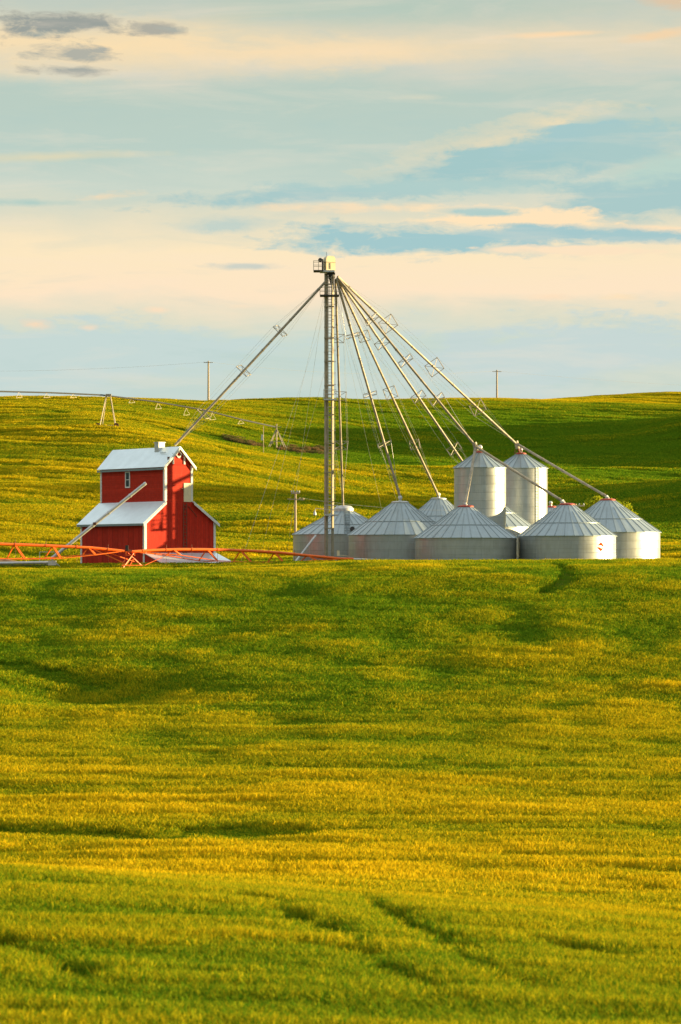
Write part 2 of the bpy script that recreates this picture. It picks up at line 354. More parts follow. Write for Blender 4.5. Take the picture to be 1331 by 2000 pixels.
def col_profile(rows, px):
    f = min(max(px/1331, 0), 1); sag = {62: 0.65, 76: 1.35, 88: 1.2, 102: 0.1}
    pts = [(d, z-sag.get(d, 0)*f) for d, z in NEAR]+[(d, (1120-r)/F*d) for d, r in rows]
    d_end, z_end = pts[-1]
    pts += [(d_end+60, z_end-0.4), (d_end+150, z_end-4), (1300, z_end-14), (1700, z_end-14), (6000, z_end-14)]
    xs = np.array([p[0] for p in pts], float); ys = np.array([p[1] for p in pts], float)
    h = np.diff(xs); dl = np.diff(ys)/h; m = np.zeros_like(ys); m[0] = dl[0]; m[-1] = dl[-1]   # monotone cubic
    for i in range(1, len(xs)-1):
        if dl[i-1]*dl[i] > 0:
            w1 = 2*h[i]+h[i-1]; w2 = h[i]+2*h[i-1]; m[i] = (w1+w2)/(w1/dl[i-1]+w2/dl[i])
    k = np.clip(np.searchsorted(xs, D_GRID, side='right')-1, 0, len(xs)-2); t = (D_GRID-xs[k])/h[k]
    return ((2*t**3-3*t**2+1)*ys[k]+(t**3-2*t**2+t)*h[k]*m[k]+(-2*t**3+3*t**2)*ys[k+1]+(t**3-t**2)*h[k]*m[k+1])
CX = np.array(sorted(COLS), float); PROF = np.array([col_profile(COLS[k], k) for k in sorted(COLS)])
FINE = np.arange(-900, 2301, 20.0)
PF = np.array([[0.0]]*1)
def _fine():
    out = []
    for x in FINE:
        k = min(max(np.searchsorted(CX, x, side='right')-1, 0), len(CX)-2); t = (x-CX[k])/(CX[k+1]-CX[k]); out.append(PROF[k]*(1-t)+PROF[k+1]*t)
    a = np.array(out)
    for _ in range(14):
        b = a.copy(); b[1:-1] = 0.25*a[:-2]+0.5*a[1:-1]+0.25*a[2:]; a = b
    return a
PF = _fine()
SHADE_HILLS = ((104.0, 500.0, 42.0, 42.0, 15.5), (122.0, 705.0, 42.0, 58.0, 15.0))     # unseen rises added east of the frame to shade the far slopes
def height(X, Y):
    X = np.asarray(X, float); Y = np.asarray(Y, float)
    Yc = np.maximum(Y, 0.0)
    px = 665.5+F*X/np.maximum(Yc, 25.0)
    px = np.clip(px, FINE[0], FINE[-1]-0.01)
    u = (px-FINE[0])/20.0; k = np.clip(u.astype(int), 0, len(FINE)-2); t = u-k
    di = np.interp(Yc, D_GRID, np.arange(len(D_GRID))); j = np.clip(di.astype(int), 0, len(D_GRID)-2); s = di-j
    z = (PF[k, j]*(1-t)+PF[k+1, j]*t)*(1-s)+(PF[k, j+1]*(1-t)+PF[k+1, j+1]*t)*s
    z = z-0.66*np.clip((Y-30)/10, 0, 1)*np.clip((288-Y)/8, 0, 1)-0.75*np.clip((Y-345)/15, 0, 1)
    near = np.clip((Y-30)/40, 0, 1)*np.clip((285-Y)/30, 0, 1); far = np.clip((Y-335)/60, 0, 1)
    z = z+near*(0.45*np.interp(Y, [60, 150, 190, 240, 262], [.5, .8, 1.0, .8, .25])*fnoise(X/20, Y/13, 3, 3)+0.16*fnoise(X/5, Y/3.5, 11, 2))
    z = z+far*(2.2*fnoise(X/34+Y/90, Y/40, 21, 3)+0.35*fnoise(X/9+Y/30, Y/9, 31, 2))
    for hx, hy, sx, sy, hh in SHADE_HILLS:
        z = z+hh*np.exp(-((X-hx)/sx)**2*np.where(X < hx, 1.0, 0.15)-((Y-hy)/sy)**2)
    # hollow on the left of the near field
    z = z-0.9*np.exp(-((X+14.5+(Y-182)*0.10)/5.5)**2-((Y-182)/7.0)**2)
    return z
def hz(x, y): return float(height(np.array([x]), np.array([y]))[0])
def hit(px, row, d0, d1):
    """ground point seen in direction (px,row) between two distances"""
    ds = np.linspace(d0, d1, 1500); X = (px-665.5)/F*ds; Z = height(X, ds); rr = 1120-F*Z/ds
    idx = np.where(rr <= row)[0]
    d = ds[idx[0]] if len(idx) else ds[np.argmin(np.abs(rr-row))]
    return Vector(((px-665.5)/F*d, d, hz((px-665.5)/F*d, d)))

gx = np.concatenate([[-4000, -2500, -1500, -900, -600, -420], np.arange(-320, -130, 12.), np.arange(-130, -46, 3.), np.arange(-46, 46.1, 0.9), np.arange(48, 131, 2.5), np.arange(138, 330, 10.), [420, 600, 900, 1500, 2500, 4000]])
gy = np.concatenate([[-600, -200, -60, -20, 0, 10, 20, 30], np.arange(38, 335, 0.9), np.arange(335, 1010, 2.6), [1030, 1060, 1100, 1200, 1300, 1500, 1900, 2600, 4000, 6500]])
GX, GY = np.meshgrid(gx, gy); GZ = height(GX, GY)
vs = np.stack([GX.ravel(), GY.ravel(), GZ.ravel()], 1); nx, ny = len(gx), len(gy)
I, J = np.meshgrid(np.arange(nx-1), np.arange(ny-1)); a = (J*nx+I).ravel(); fs = np.stack([a, a+1, a+nx+1, a+nx], 1)
me = bpy.data.meshes.new('ground'); me.from_pydata(vs.tolist(), [], fs.tolist()); me.polygons.foreach_set('use_smooth', [True]*len(me.polygons))
gm = bpy.data.materials.new('field_ground'); gm.use_nodes = True; t = gm.node_tree; q = NB(t); b = t.nodes['Principled BSDF']
tcn = t.nodes.new('ShaderNodeTexCoord')
n = q.noise(tcn.outputs['Object'], 0.35, 8, 0.65); nn = q.noise(tcn.outputs['Object'], 4.0, 6, 0.7)
t.links.new(q.mix(q.m('MULTIPLY', q.m('SUBTRACT', q.m('ADD', q.m('MULTIPLY', n, 0.5), q.m('MULTIPLY', nn, 0.5)), 0.4), 4, clamp=True), (0.10, 0.14, 0.012), (0.26, 0.24, 0.018)), b.inputs['Base Color'])
b.inputs['Roughness'].default_value = 1.0; b.inputs['Specular IOR Level'].default_value = 0.05
bn = t.nodes.new('ShaderNodeBump'); bn.inputs['Distance'].default_value = 0.4; t.links.new(nn, bn.inputs['Height']); t.links.new(bn.outputs[0], b.inputs['Normal'])
me.materials.append(gm)
ground = bpy.data.objects.new('ground', me); COL.objects.link(ground); tag(ground, kind='structure')

# ------------------------------------------------------------------ wheat
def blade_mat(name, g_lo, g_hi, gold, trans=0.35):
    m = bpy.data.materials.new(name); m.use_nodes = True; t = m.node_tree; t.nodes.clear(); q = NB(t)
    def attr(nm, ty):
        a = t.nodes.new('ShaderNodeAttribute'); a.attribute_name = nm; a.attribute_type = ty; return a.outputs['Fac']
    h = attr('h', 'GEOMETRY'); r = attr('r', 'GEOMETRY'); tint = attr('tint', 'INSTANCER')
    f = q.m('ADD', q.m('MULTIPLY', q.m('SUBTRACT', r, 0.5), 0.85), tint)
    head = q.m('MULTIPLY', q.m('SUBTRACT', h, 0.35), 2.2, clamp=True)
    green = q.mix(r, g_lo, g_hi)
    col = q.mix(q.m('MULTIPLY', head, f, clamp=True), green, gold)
    df = t.nodes.new('ShaderNodeBsdfDiffuse'); tr = t.nodes.new('ShaderNodeBsdfTranslucent'); mx = t.nodes.new('ShaderNodeMixShader')
    t.links.new(col, df.inputs[0]); t.links.new(col, tr.inputs[0]); mx.inputs[0].default_value = trans
    t.links.new(df.outputs[0], mx.inputs[1]); t.links.new(tr.outputs[0], mx.inputs[2])
    o = t.nodes.new('ShaderNodeOutputMaterial'); t.links.new(mx.outputs[0], o.inputs[0]); return m
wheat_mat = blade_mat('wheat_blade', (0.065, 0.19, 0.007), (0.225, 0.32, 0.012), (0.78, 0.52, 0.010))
scrub_mat = blade_mat('scrub_blade', (0.07, 0.12, 0.02), (0.14, 0.12, 0.04), (0.32, 0.17, 0.08))
def tuft(name, size, count, w, hgt, material, lean=0.25, seed=1):
    rnd = random.Random(seed); V = []; Fc = []; Hh = []; Rr = []
    def blade(x, y, z0, z1, ww, ln, h0, h1):
        a = rnd.uniform(0, math.pi); r = rnd.random(); L = z1-z0
        lx, ly = rnd.gauss(0, ln)*L, rnd.gauss(0, ln)*L; cx_, sx_ = math.cos(a)*ww/2, math.sin(a)*ww/2; b0 = len(V)
        V.extend([(x-cx_*.5, y-sx_*.5, z0), (x+cx_*.5, y+sx_*.5, z0), (x+lx*.4-cx_, y+ly*.4-sx_, z0+L*.55), (x+lx*.4+cx_, y+ly*.4+sx_, z0+L*.55), (x+lx, y+ly, z1)])
        Hh.extend([h0, h0, (h0+h1)/2, (h0+h1)/2, h1]); Rr.extend([r]*5); Fc.extend([(b0, b0+1, b0+3, b0+2), (b0+2, b0+3, b0+4)])
    for i in range(count):
        x, y = rnd.uniform(-size/2, size/2), rnd.uniform(-size/2, size/2); ww = w*rnd.uniform(0.7, 1.3); t_ = hgt*rnd.uniform(0.62, 1.08)
        if i % 3 == 0: blade(x, y, -0.1, t_, ww, lean, 0.0, 1.0)                       # whole stem with its ear
        elif i % 3 == 1: blade(x, y, t_*0.70, t_, ww*1.1, lean*1.5, 0.75, 1.0)         # ear
        else: z_ = hgt*rnd.uniform(0.35, 0.80); blade(x, y, z_, z_+hgt*rnd.uniform(.12, .3), ww*1.2, 0.9, 0.4, 0.8)   # bent leaf
    me = bpy.data.meshes.new(name); me.from_pydata(V, [], Fc); me.materials.append(material)
    me.attributes.new('h', 'FLOAT', 'POINT').data.foreach_set('value', Hh); me.attributes.new('r', 'FLOAT', 'POINT').data.foreach_set('value', Rr)
    return bpy.data.objects.new(name, me)      # kept out of every collection: only its mesh is used by the field
def scatter(name, X, Y, scl, tint, src, label, cat, dzoff=0.0, kind='stuff'):
    n = len(X); Z = height(X, Y)+dzoff; e = 0.6
    gxn = -(height(X+e, Y)-height(X-e, Y))/(2*e); gyn = -(height(X, Y+e)-height(X, Y-e))/(2*e)
    N = np.stack([gxn, gyn, np.ones(n)], 1); N /= np.linalg.norm(N, axis=1)[:, None]
    rs = np.random.RandomState(5); sp_ = rs.uniform(0, 2*math.pi, n)
    xr = np.stack([np.cos(sp_), np.sin(sp_), np.zeros(n)], 1); xr -= N*(xr*N).sum(1)[:, None]; xr /= np.linalg.norm(xr, axis=1)[:, None]
    yr = np.cross(N, xr)            # columns of the rotation: xr, yr, N
    ex = np.arctan2(yr[:, 2], N[:, 2]); ey = -np.arcsin(np.clip(xr[:, 2], -1, 1)); ez = np.arctan2(xr[:, 1], xr[:, 0])
    me = bpy.data.meshes.new(name); me.vertices.add(n); me.vertices.foreach_set('co', np.stack([X, Y, Z], 1).ravel())
    me.attributes.new('rot', 'FLOAT_VECTOR', 'POINT').data.foreach_set('vector', np.stack([ex, ey, ez], 1).ravel())
    me.attributes.new('scl', 'FLOAT_VECTOR', 'POINT').data.foreach_set('vector', scl.ravel())
    me.attributes.new('tint', 'FLOAT', 'POINT').data.foreach_set('value', tint)
    o = bpy.data.objects.new(name, me); COL.objects.link(o); tag(o, label, cat, kind=kind)
    ng = bpy.data.node_groups.new(name+'_scatter', 'GeometryNodeTree')
    ng.interface.new_socket('Geometry', in_out='INPUT', socket_type='NodeSocketGeometry'); ng.interface.new_socket('Geometry', in_out='OUTPUT', socket_type='NodeSocketGeometry')
    gi = ng.nodes.new('NodeGroupInput'); go = ng.nodes.new('NodeGroupOutput'); ip = ng.nodes.new('GeometryNodeInstanceOnPoints'); oi = ng.nodes.new('GeometryNodeObjectInfo')
    mp = ng.nodes.new('GeometryNodeMeshToPoints')
    oi.inputs['Object'].default_value = src; oi.inputs['As Instance'].default_value = True
    def na(nm, ty):
        a = ng.nodes.new('GeometryNodeInputNamedAttribute'); a.data_type = ty; a.inputs['Name'].default_value = nm; return a.outputs['Attribute']
    ng.links.new(gi.outputs[0], mp.inputs['Mesh']); ng.links.new(mp.outputs[0], ip.inputs['Points']); ng.links.new(oi.outputs['Geometry'], ip.inputs['Instance'])
    er = ng.nodes.new('FunctionNodeEulerToRotation'); ng.links.new(na('rot', 'FLOAT_VECTOR'), er.inputs[0])
    ng.links.new(er.outputs[0], ip.inputs['Rotation']); ng.links.new(na('scl', 'FLOAT_VECTOR'), ip.inputs['Scale'])
    ng.links.new(ip.outputs[0], go.inputs[0])
    md = o.modifiers.new('scatter', 'NODES'); md.node_group = ng
    return o
# wheel tracks, worn lines and painted shade streaks through the crop: (list of ground points, half width, what is left of the crop)
def line_pts(pairs, d0, d1): return [hit(px, row, d0, d1).xy for px, row in pairs]
TR = [
    (line_pts([(1040, 1100), (1085, 1108), (1108, 1122), (1112, 1136), (1100, 1152), (1060, 1168)], 195, 268), 0.85, 0.05),
    (line_pts([(0, 1308), (60, 1318), (130, 1340), (200, 1352)], 120, 240), 1.2, 0.40),  # shadow of the left hollow, deepened by shorter, greener-tinted crop
    (line_pts([(0, 1642), (120, 1645), (200, 1647), (290, 1652)], 86, 160), 1.5, 0.35),
    (line_pts([(440, 1640), (520, 1648)], 86, 160), 1.8, 0.35),
    (line_pts([(470, 1775), (530, 1790), (580, 1812)], 45, 84), 0.35, 0.15),
    (line_pts([(575, 1812), (600, 1828), (650, 1848)], 45, 84), 0.45, 0.05),
    (line_pts([(650, 1848), (700, 1885), (780, 1935), (880, 1990)], 45, 84), 0.26, 0.2),
    (line_pts([(420, 1765), (530, 1790)], 45, 84), 0.3, 0.3),
    (line_pts([(700, 1770), (760, 1805)], 45, 84), 0.35, 0.2), (line_pts([(770, 1810), (800, 1830), (870, 1862)], 45, 84), 0.45, 0.05),
    (line_pts([(870, 1862), (950, 1920), (1050, 1970)], 45, 84), 0.28, 0.2),
    (line_pts([(890, 1795), (960, 1802), (1040, 1815)], 45, 84), 0.45, 0.15),
    (line_pts([(1160, 1830), (1200, 1838), (1250, 1845)], 45, 84), 0.45, 0.2),
    (line_pts([(0, 1868), (60, 1885), (130, 1915), (180, 1945)], 45, 84), 0.35, 0.1),
    (line_pts([(1010, 1855), (1100, 1880), (1240, 1905)], 45, 84), 0.40, 0.25),
    (line_pts([(270, 812), (340, 826), (400, 845), (450, 866)], 560, 650), 4.5, 0.30),  # no track: valley shade painted in with shorter, greener-tinted crop
    (line_pts([(390, 868), (430, 880), (470, 893)], 480, 590), 1.5, 0.3),
    (line_pts([(0, 805), (80, 803), (130, 812)], 560, 700), 1.8, 0.3),
]
# regular passes of the seed drill across the near field
def seg_dist(X, Y, pts):
    best = np.full(len(X), 1e9)
    for a_, b_ in zip(pts[:-1], pts[1:]):
        ax, ay, bx, by = a_[0], a_[1], b_[0], b_[1]; L2 = (bx-ax)**2+(by-ay)**2+1e-9
        tt = np.clip(((X-ax)*(bx-ax)+(Y-ay)*(by-ay))/L2, 0, 1)
        best = np.minimum(best, np.hypot(X-ax-tt*(bx-ax), Y-ay-tt*(by-ay)))
    return best
def wheat_zone(name, d0, d1, step, px0, px1, src, label, zs=1.0, seed=1):
    rs = np.random.RandomState(seed); ys = np.arange(d0, d1, step*0.86); X = []; Y = []
    for i, y in enumerate(ys):
        x0, x1 = (px0-665.5)/F*y, (px1-665.5)/F*y; xs = np.arange(x0, x1, step)+(i % 2)*step/2
        X.append(xs); Y.append(np.full(len(xs), y))
    X = np.concatenate(X); Y = np.concatenate(Y); X = X+rs.uniform(-.35, .35, len(X))*step; Y = Y+rs.uniform(-.35, .35, len(Y))*step
    far = d0 > 300
    k = 1.0 if not far else 2.8
    big = fnoise(X/(16*k), Y/(9*k), 41, 3); mixy = np.clip((Y-135)/35, 0, 1) if not far else 0.25
    streak = fnoise(X/(7*k), Y/(1.7*k), 51, 3)*(1-mixy)+1.1*fnoise(X/(3.2*k), Y/(4.2*k), 71, 3)*mixy; fine = fnoise(X/(2.2*k), Y/(1.4*k), 61, 2)
    s = 0.88+(0.62 if not far else 0.8)*streak+0.25*big+0.30*fine
    drill = 0
    if far:
        wv = 14*fnoise(X/70, Y/70, 81, 2); drill = np.sin(2*math.pi*(Y+0.55*X+wv)/9.5)*np.clip(0.5+2.2*fnoise(X/40, Y/12, 83, 2), 0, 1)
        s = s+0.24*drill
    if not far: s = 0.9+(s-0.9)*np.interp(Y, [130, 190], [1.0, 0.75])
    s = np.clip(s, 0.42, 1.3)
    tint = 0.36+0.8*big+1.0*streak+0.35*fine+0.25*drill
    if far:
        pxx = 665.5+F*X/Y; valley_shade = np.clip((pxx-380)/300, 0, 1)*np.clip((Y-575)/40, 0, 1)*np.clip((860-Y)/80, 0, 1)+np.clip((pxx-900)/250, 0, 1)*np.clip((Y-400)/50, 0, 1)*np.clip((600-Y)/15, 0, 1)
        tint += 0.12-0.70*np.clip(valley_shade, 0, 1)     # greener crop, with valley and right-slope shade put into its tint
    if not far:
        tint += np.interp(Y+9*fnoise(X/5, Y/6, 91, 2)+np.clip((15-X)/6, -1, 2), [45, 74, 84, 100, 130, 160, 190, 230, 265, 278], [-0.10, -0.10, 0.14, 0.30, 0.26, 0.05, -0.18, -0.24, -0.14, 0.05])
    keep = np.ones(len(X), bool)
    for pts, hw, left in TR:
        dist = seg_dist(X, Y, pts); f = np.clip((dist-hw)/(hw*0.6), 0, 1)
        s = s*(left+(1-left)*f); tint = tint-0.45*(1-f)
    if far:
        for (px_, row_, rx, ry) in SCRUB:
            p = hit(px_, row_, 600, 690); keep &= ((X-p.x)/rx)**2+((Y-p.y)/ry)**2 > 1
        for cx_, cy_, rr in FOOT: keep &= np.hypot(X-cx_, Y-cy_) > rr
    X, Y, s, tint = X[keep], Y[keep], s[keep], tint[keep]
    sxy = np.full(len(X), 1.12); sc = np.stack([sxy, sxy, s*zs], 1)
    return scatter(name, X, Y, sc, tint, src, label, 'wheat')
SCRUB = [(462, 862, 2.6, 5), (495, 872, 2.2, 5), (570, 882, 3, 5), (610, 884, 4, 6), (640, 880, 2.5, 4)]
_f = hit(540, 878, 600, 660); FOOT = [(_f.x, _f.y, 2.0), ((515-665.5)/F*628, 628, 1.0)]
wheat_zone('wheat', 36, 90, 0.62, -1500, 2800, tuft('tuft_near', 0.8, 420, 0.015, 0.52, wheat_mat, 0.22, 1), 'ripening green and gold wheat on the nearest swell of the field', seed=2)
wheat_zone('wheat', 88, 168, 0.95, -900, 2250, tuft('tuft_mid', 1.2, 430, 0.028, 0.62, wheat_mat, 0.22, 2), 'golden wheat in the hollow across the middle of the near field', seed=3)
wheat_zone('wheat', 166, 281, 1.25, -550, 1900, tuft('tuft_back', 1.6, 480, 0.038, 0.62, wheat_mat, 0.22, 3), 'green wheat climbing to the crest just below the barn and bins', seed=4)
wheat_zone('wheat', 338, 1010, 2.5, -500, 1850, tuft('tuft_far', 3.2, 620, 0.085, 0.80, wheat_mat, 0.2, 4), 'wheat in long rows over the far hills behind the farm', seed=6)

# ------------------------------------------------------------------ round grain bins
def arc_prism(mb, c, r0, r1, z0, z1, a0, a1, n=6):
    vs = []
    for i in range(n+1):
        a_ = a0+(a1-a0)*i/n
        for (rr, zz) in ((r0, z0), (r1, z0), (r1, z1), (r0, z1)): vs.append((c.x+rr*math.cos(a_), c.y+rr*math.sin(a_), zz))
    fs = [(0, 1, 2, 3), tuple(n*4+k for k in (3, 2, 1, 0))]
    for i in range(n):
        for k in range(4): fs.append((i*4+k, i*4+(k+1) % 4, i*4+4+(k+1) % 4, i*4+4+k))
    mb.add(vs, fs)
def grain_bin(label, pxc, d, hw, eave, top, group, npan=32, capr=0.72, cap='red', ball=None, ladder=None, caph=0.16, ribh=0.042, nring=None, z_base=-0.6, midring=True, stiff=True):
    c = Vector(((pxc-665.5)/F*d, d, 0)); Rr = hw/F*d; ze = (1120-eave)/F*d; zt = (1120-top)/F*d
    rt = empty('grain_bin', (c.x, c.y, z_base+0.5), label, 'grain bin', group)
    w = MB(); w.lathe(c, [(Rr, z_base), (Rr, ze)], 96, cap=False); w.build('wall', M['galv'], rt, smooth=True)
    # rolled lips between the rings of sheets
    s_ = MB(); h = 0.81; z = ze-h
    while z > z_base+0.2:
        s_.lathe(c, [(Rr+0.001, z-0.02), (Rr+0.016, z-0.006), (Rr+0.016, z+0.006), (Rr+0.001, z+0.02)], 96, cap=False); z -= h
    s_.build('sheet_seam', M['galv'], rt, smooth=True)
    Re = Rr+0.14; slope = (zt-ze)/(Re-capr)
    rf = MB(); rf.lathe(c, [(Rr-0.05, ze-0.06), (Re, ze-0.05), (Re, ze), (capr, zt), (capr*0.6, zt)], npan, cap=False, a0=0.07)
    ro = rf.build('roof', M['roof'], rt)
    rb = MB()
    for k in range(npan):
        a_ = 0.07+2*math.pi*k/npan; dr = Vector((math.cos(a_), math.sin(a_), 0))
        r_in = capr if (k % 2 == 0 or npan < 30) else capr+(Re-capr)*0.22
        p0 = c+dr*(Re+0.01)+Vector((0, 0, ze+0.012)); p1 = c+dr*r_in+Vector((0, 0, ze+(Re-r_in)*slope+0.012))
        rb.bar(p0, p1, 0.075, ribh)
    rb.build('roof_rib', M['rib'], ro)
    if midring:
        m_ = MB(); rm = capr+(Re-capr)*0.60; zm = ze+(Re-rm)*slope
        m_.lathe(c, [(rm+0.02, zm+0.01), (rm+0.02, zm+0.05), (rm-0.04, zm+0.06)], npan*2, cap=False, a0=0.07); m_.build('wind_ring', M['dark'] if False else M['rib'], ro)
    cm = {'red': M['redcap'], 'grey': M['pale'], 'rust': M['rust']}[cap]
    k = MB(); k.lathe(c, [(capr+0.05, zt-0.05), (capr+0.07, zt+caph*0.5), (capr*0.8, zt+caph), (capr*0.3, zt+caph*1.15)], 28); k.build('roof_cap', cm, rt, smooth=True)
    zc = zt+caph*1.1
    if ball:
        bl = MB(); bl.lathe(c, [(0.16, zc-0.05), (0.16, zc+0.12)], 14); bl.ball(c+Vector((0, 0, zc+0.12+ball)), ball, 16); bl.build('inlet_hood', M['pale'], rt, smooth=True)
    if ladder is not None:
        a_ = R(ladder); n_ = Vector((math.cos(a_), math.sin(a_), 0)); tn = Vector((-n_.y, n_.x, 0)); o_ = c+n_*(Rr+0.10)
        l = MB()
        for sgn in (-1, 1): l.bar(o_+tn*0.2*sgn+Vector((0, 0, z_base+1.5)), o_+tn*0.2*sgn+Vector((0, 0, ze+0.1)), 0.05, 0.05)
        zz = z_base+1.6
        while zz < ze: l.bar(o_-tn*0.2+Vector((0, 0, zz)), o_+tn*0.2+Vector((0, 0, zz)), 0.03); zz += 0.3
        l.build('ladder', M['ladder'], rt)
    return rt, c, Rr, ze, zt, slope, Re
GB = 'round galvanised grain bins of the farm'
binA = grain_bin('squat grain bin fed by the near vertical spout crossing in front of the tall bin', 910, 296, 99, 1051, 990, GB, ladder=None)
binB = grain_bin('squat galvanised grain bin with a small orange diamond emblem on its sunlit side', 1108, 296, 95, 1047, 986, GB)
binC = grain_bin('squat galvanised grain bin farthest to the right, with the leafy tree behind it', 1187.5, 307, 102, 1040, 977, GB)
binD = grain_bin('shaded squat grain bin with grey hooded cap, right of the bin with roof ladder', 782, 305.5, 101, 1045, 982, GB, cap='grey', capr=0.8, ball=0.22)
binE = grain_bin('shaded squat grain bin behind the elevator leg, with wide white cap and roof ladder', 672, 315.5, 99, 1044, 998, GB, cap='grey', capr=0.95, caph=0.5)
binF = grain_bin('grain bin mostly hidden behind, only its grey cone showing left of the tall bins', 857, 335, 80, 1032, 975, GB, cap='grey', capr=0.8, ball=0.22)
binI = grain_bin('grain bin at the back whose plain cone shows low between the two tall bins', 942, 314.0, 100, 1030, 963, GB)
binJ = grain_bin('small red capped cone of a grain bin peeking out behind the right tall bin', 1076, 333, 70, 1032, 991, GB, ball=0.2, capr=0.6)
binG = grain_bin('left one of the two tall slender grain bins, half in sun', 938, 306, 50.5, 914, 884, 'tall slender grain bins', npan=22, capr=0.42, midring=False, ball=0.24)
binH = grain_bin('right one of the two tall slender grain bins, with a dark ladder up its wall', 1018, 321.0, 51.5, 915, 887, 'tall slender grain bins', npan=22, capr=0.50, midring=False, ball=0.2, ladder=-52)
# orange diamond emblem with an S shaped gap, bent round the wall of the bin
def emblem():
    rt, c, Rr = binB[0], binB[1], binB[2]
    a_c = math.asin(max(-1, min(1, ((1168-1108)/F*296)/Rr))); zc = (1120-1068.5)/F*296
    def pt(x, y, off): a_ = a_c+x/Rr; rr = Rr+off; return Vector((c.x+rr*math.sin(a_), c.y-rr*math.cos(a_), zc+y))
    def plate(poly): 
        mb = MB(); f_ = [pt(x, y, 0.035) for x, y in poly]; b_ = [pt(x, y, 0.012) for x, y in poly]; k = len(poly)
        mb.add(f_+b_, [tuple(range(k)), tuple(range(k, 2*k))[::-1]]+[(i, (i+1) % k, k+(i+1) % k, k+i) for i in range(k)]); return mb
    up = [(-0.34, 0.09), (0.0, 0.42), (0.46, 0.03), (0.22, 0.01), (0.04, 0.11)]
    w_ = 1.0
    e1 = plate([(x*w_, y*w_+0.02) for x, y in up]).build('emblem', M['emblem'], rt)
    e2 = plate([(-x*w_, -y*w_-0.02) for x, y in up]).build('emblem', M['emblem'], rt)
emblem()
# roof ladder and vent on the bin behind the leg
def bin_e_extras():
    rt, c, Rr, ze, zt, sl, Re = binE
    def on(px, r):   # point on the cone at radius r towards the viewer
        x = (px-672)/F*315.5; y = -math.sqrt(max(r*r-x*x, 0.01)); return Vector((c.x+x, c.y+y, ze+(Re-r)*sl))
    l = MB(); n_ = Vector((0, -sl, 1)).normalized()
    for sgn in (668.5, 679): 
        pass
    xa, xb = 1.3/20+0.05, 0.65
    for x in (0.05, 0.62):
        l.bar(c+Vector((x, -(Re-0.05), ze+0.10)), c+Vector((x, -1.0, ze+(Re-1.0)*sl+0.10)), 0.05)
    for i in range(14):
        r = Re-0.15-i*0.31; l.bar(c+Vector((0.05, -r, ze+(Re-r)*sl+0.10)), c+Vector((0.62, -r, ze+(Re-r)*sl+0.10)), 0.06)
    l.build('roof_ladder', M['rib'], rt)
    p = c+Vector((0.75, -(Re-0.75), ze+0.75*sl)); vmb = MB(); vmb.tube([p+Vector((0.1, 0.3, 0)), p+Vector((0.1, -0.30, 0.12))], 0.23, 16); vmb.build('roof_vent', M['dark'], rt, smooth=True)
bin_e_extras()

# ------------------------------------------------------------------ elevator leg with its spouts
LEG = Vector(((644-665.5)/F*301, 301, 0.2))
leg = empty('grain_elevator_leg', LEG, 'tall elevator leg with caged ladder, cream head and spouts fanning out to the bins', 'grain elevator')
DL = 301.0
def T(px, row, dd=0.0): return Vector(((px-665.5)/F*DL, DL+dd, (1120-row)/F*DL))
zg = 0.0; X_ = lambda px: (px-665.5)/F*DL; Z_ = lambda row: (1120-row)/F*DL
LT = R(36); LX = Vector((math.cos(LT), math.sin(LT), 0)); LY = Vector((-math.sin(LT), math.cos(LT), 0)); UP = Vector((0, 0, 1))
for px_, w_ in ((637.5, 0.36), (650.0, 0.27)):
    m_ = MB(); hs = w_/1.4/2; co = Vector((X_(px_), DL, 0)); m_.frame(co, LX, LY, UP, -hs, hs, -hs, hs, zg, Z_(534))
    row = 1080
    while row > 545:
        m_.frame(co, LX, LY, UP, -hs-.03, hs+.03, -hs-.03, hs+.03, Z_(row)-0.025, Z_(row)+0.025); row -= 49
    m_.build('leg_casing', M['tower'], leg)
m_ = MB()
for row in (555, 599, 660, 706, 753, 810, 866, 923, 980, 1032):
    m_ = MB(); m_.box(X_(633.6), X_(652.8), DL-0.27, DL-0.19, Z_(row)-0.05, Z_(row)+0.05); m_.box(X_(633.6), X_(652.8), DL+0.26, DL+0.34, Z_(row)-0.05, Z_(row)+0.05)
    for px_ in (633.6, 652.4): m_.box(X_(px_), X_(px_)+0.03, DL-0.19, DL+0.26, Z_(row)-0.05, Z_(row)+0.05)
    m_.build('cross_brace', M['tower'], leg)
m_ = MB(); 
for px_ in (641.8, 648.2): m_.bar((X_(px_), DL-0.42, Z_(1010)), (X_(px_), DL-0.42, Z_(540)), 0.045)
z = Z_(1010)
while z < Z_(540): m_.bar((X_(641.8), DL-0.42, z), (X_(648.2), DL-0.42, z), 0.045); z += 0.30
m_.build('ladder', M['ladder'], leg)
m_ = MB()      # cage hoops and strips
z = Z_(975)
while z < Z_(585):
    if not (Z_(790) < z < Z_(755)):
        pts = [(X_(645)+0.38*math.sin(a_)+0.15, DL-0.48-0.36*math.cos(a_)+0.1, z) for a_ in np.linspace(-2.0, 2.0, 12)]
        m_.tube(pts, 0.022, 5)
        m_.box(X_(652.8), X_(656.2), DL-0.62, DL-0.56, z-0.035, z+0.035)
    z += 1.12
for a_ in (-0.9, 0.0, 0.9, 1.7):
    x_, y_ = X_(645)+0.38*math.sin(a_)+0.15, DL-0.38-0.36*math.cos(a_)
    for r0, r1 in ((975, 785), (762, 585)): m_.bar((x_, y_, Z_(r0)), (x_, y_, Z_(r1)), 0.018)
m_.build('safety_cage', M['ladder'], leg)
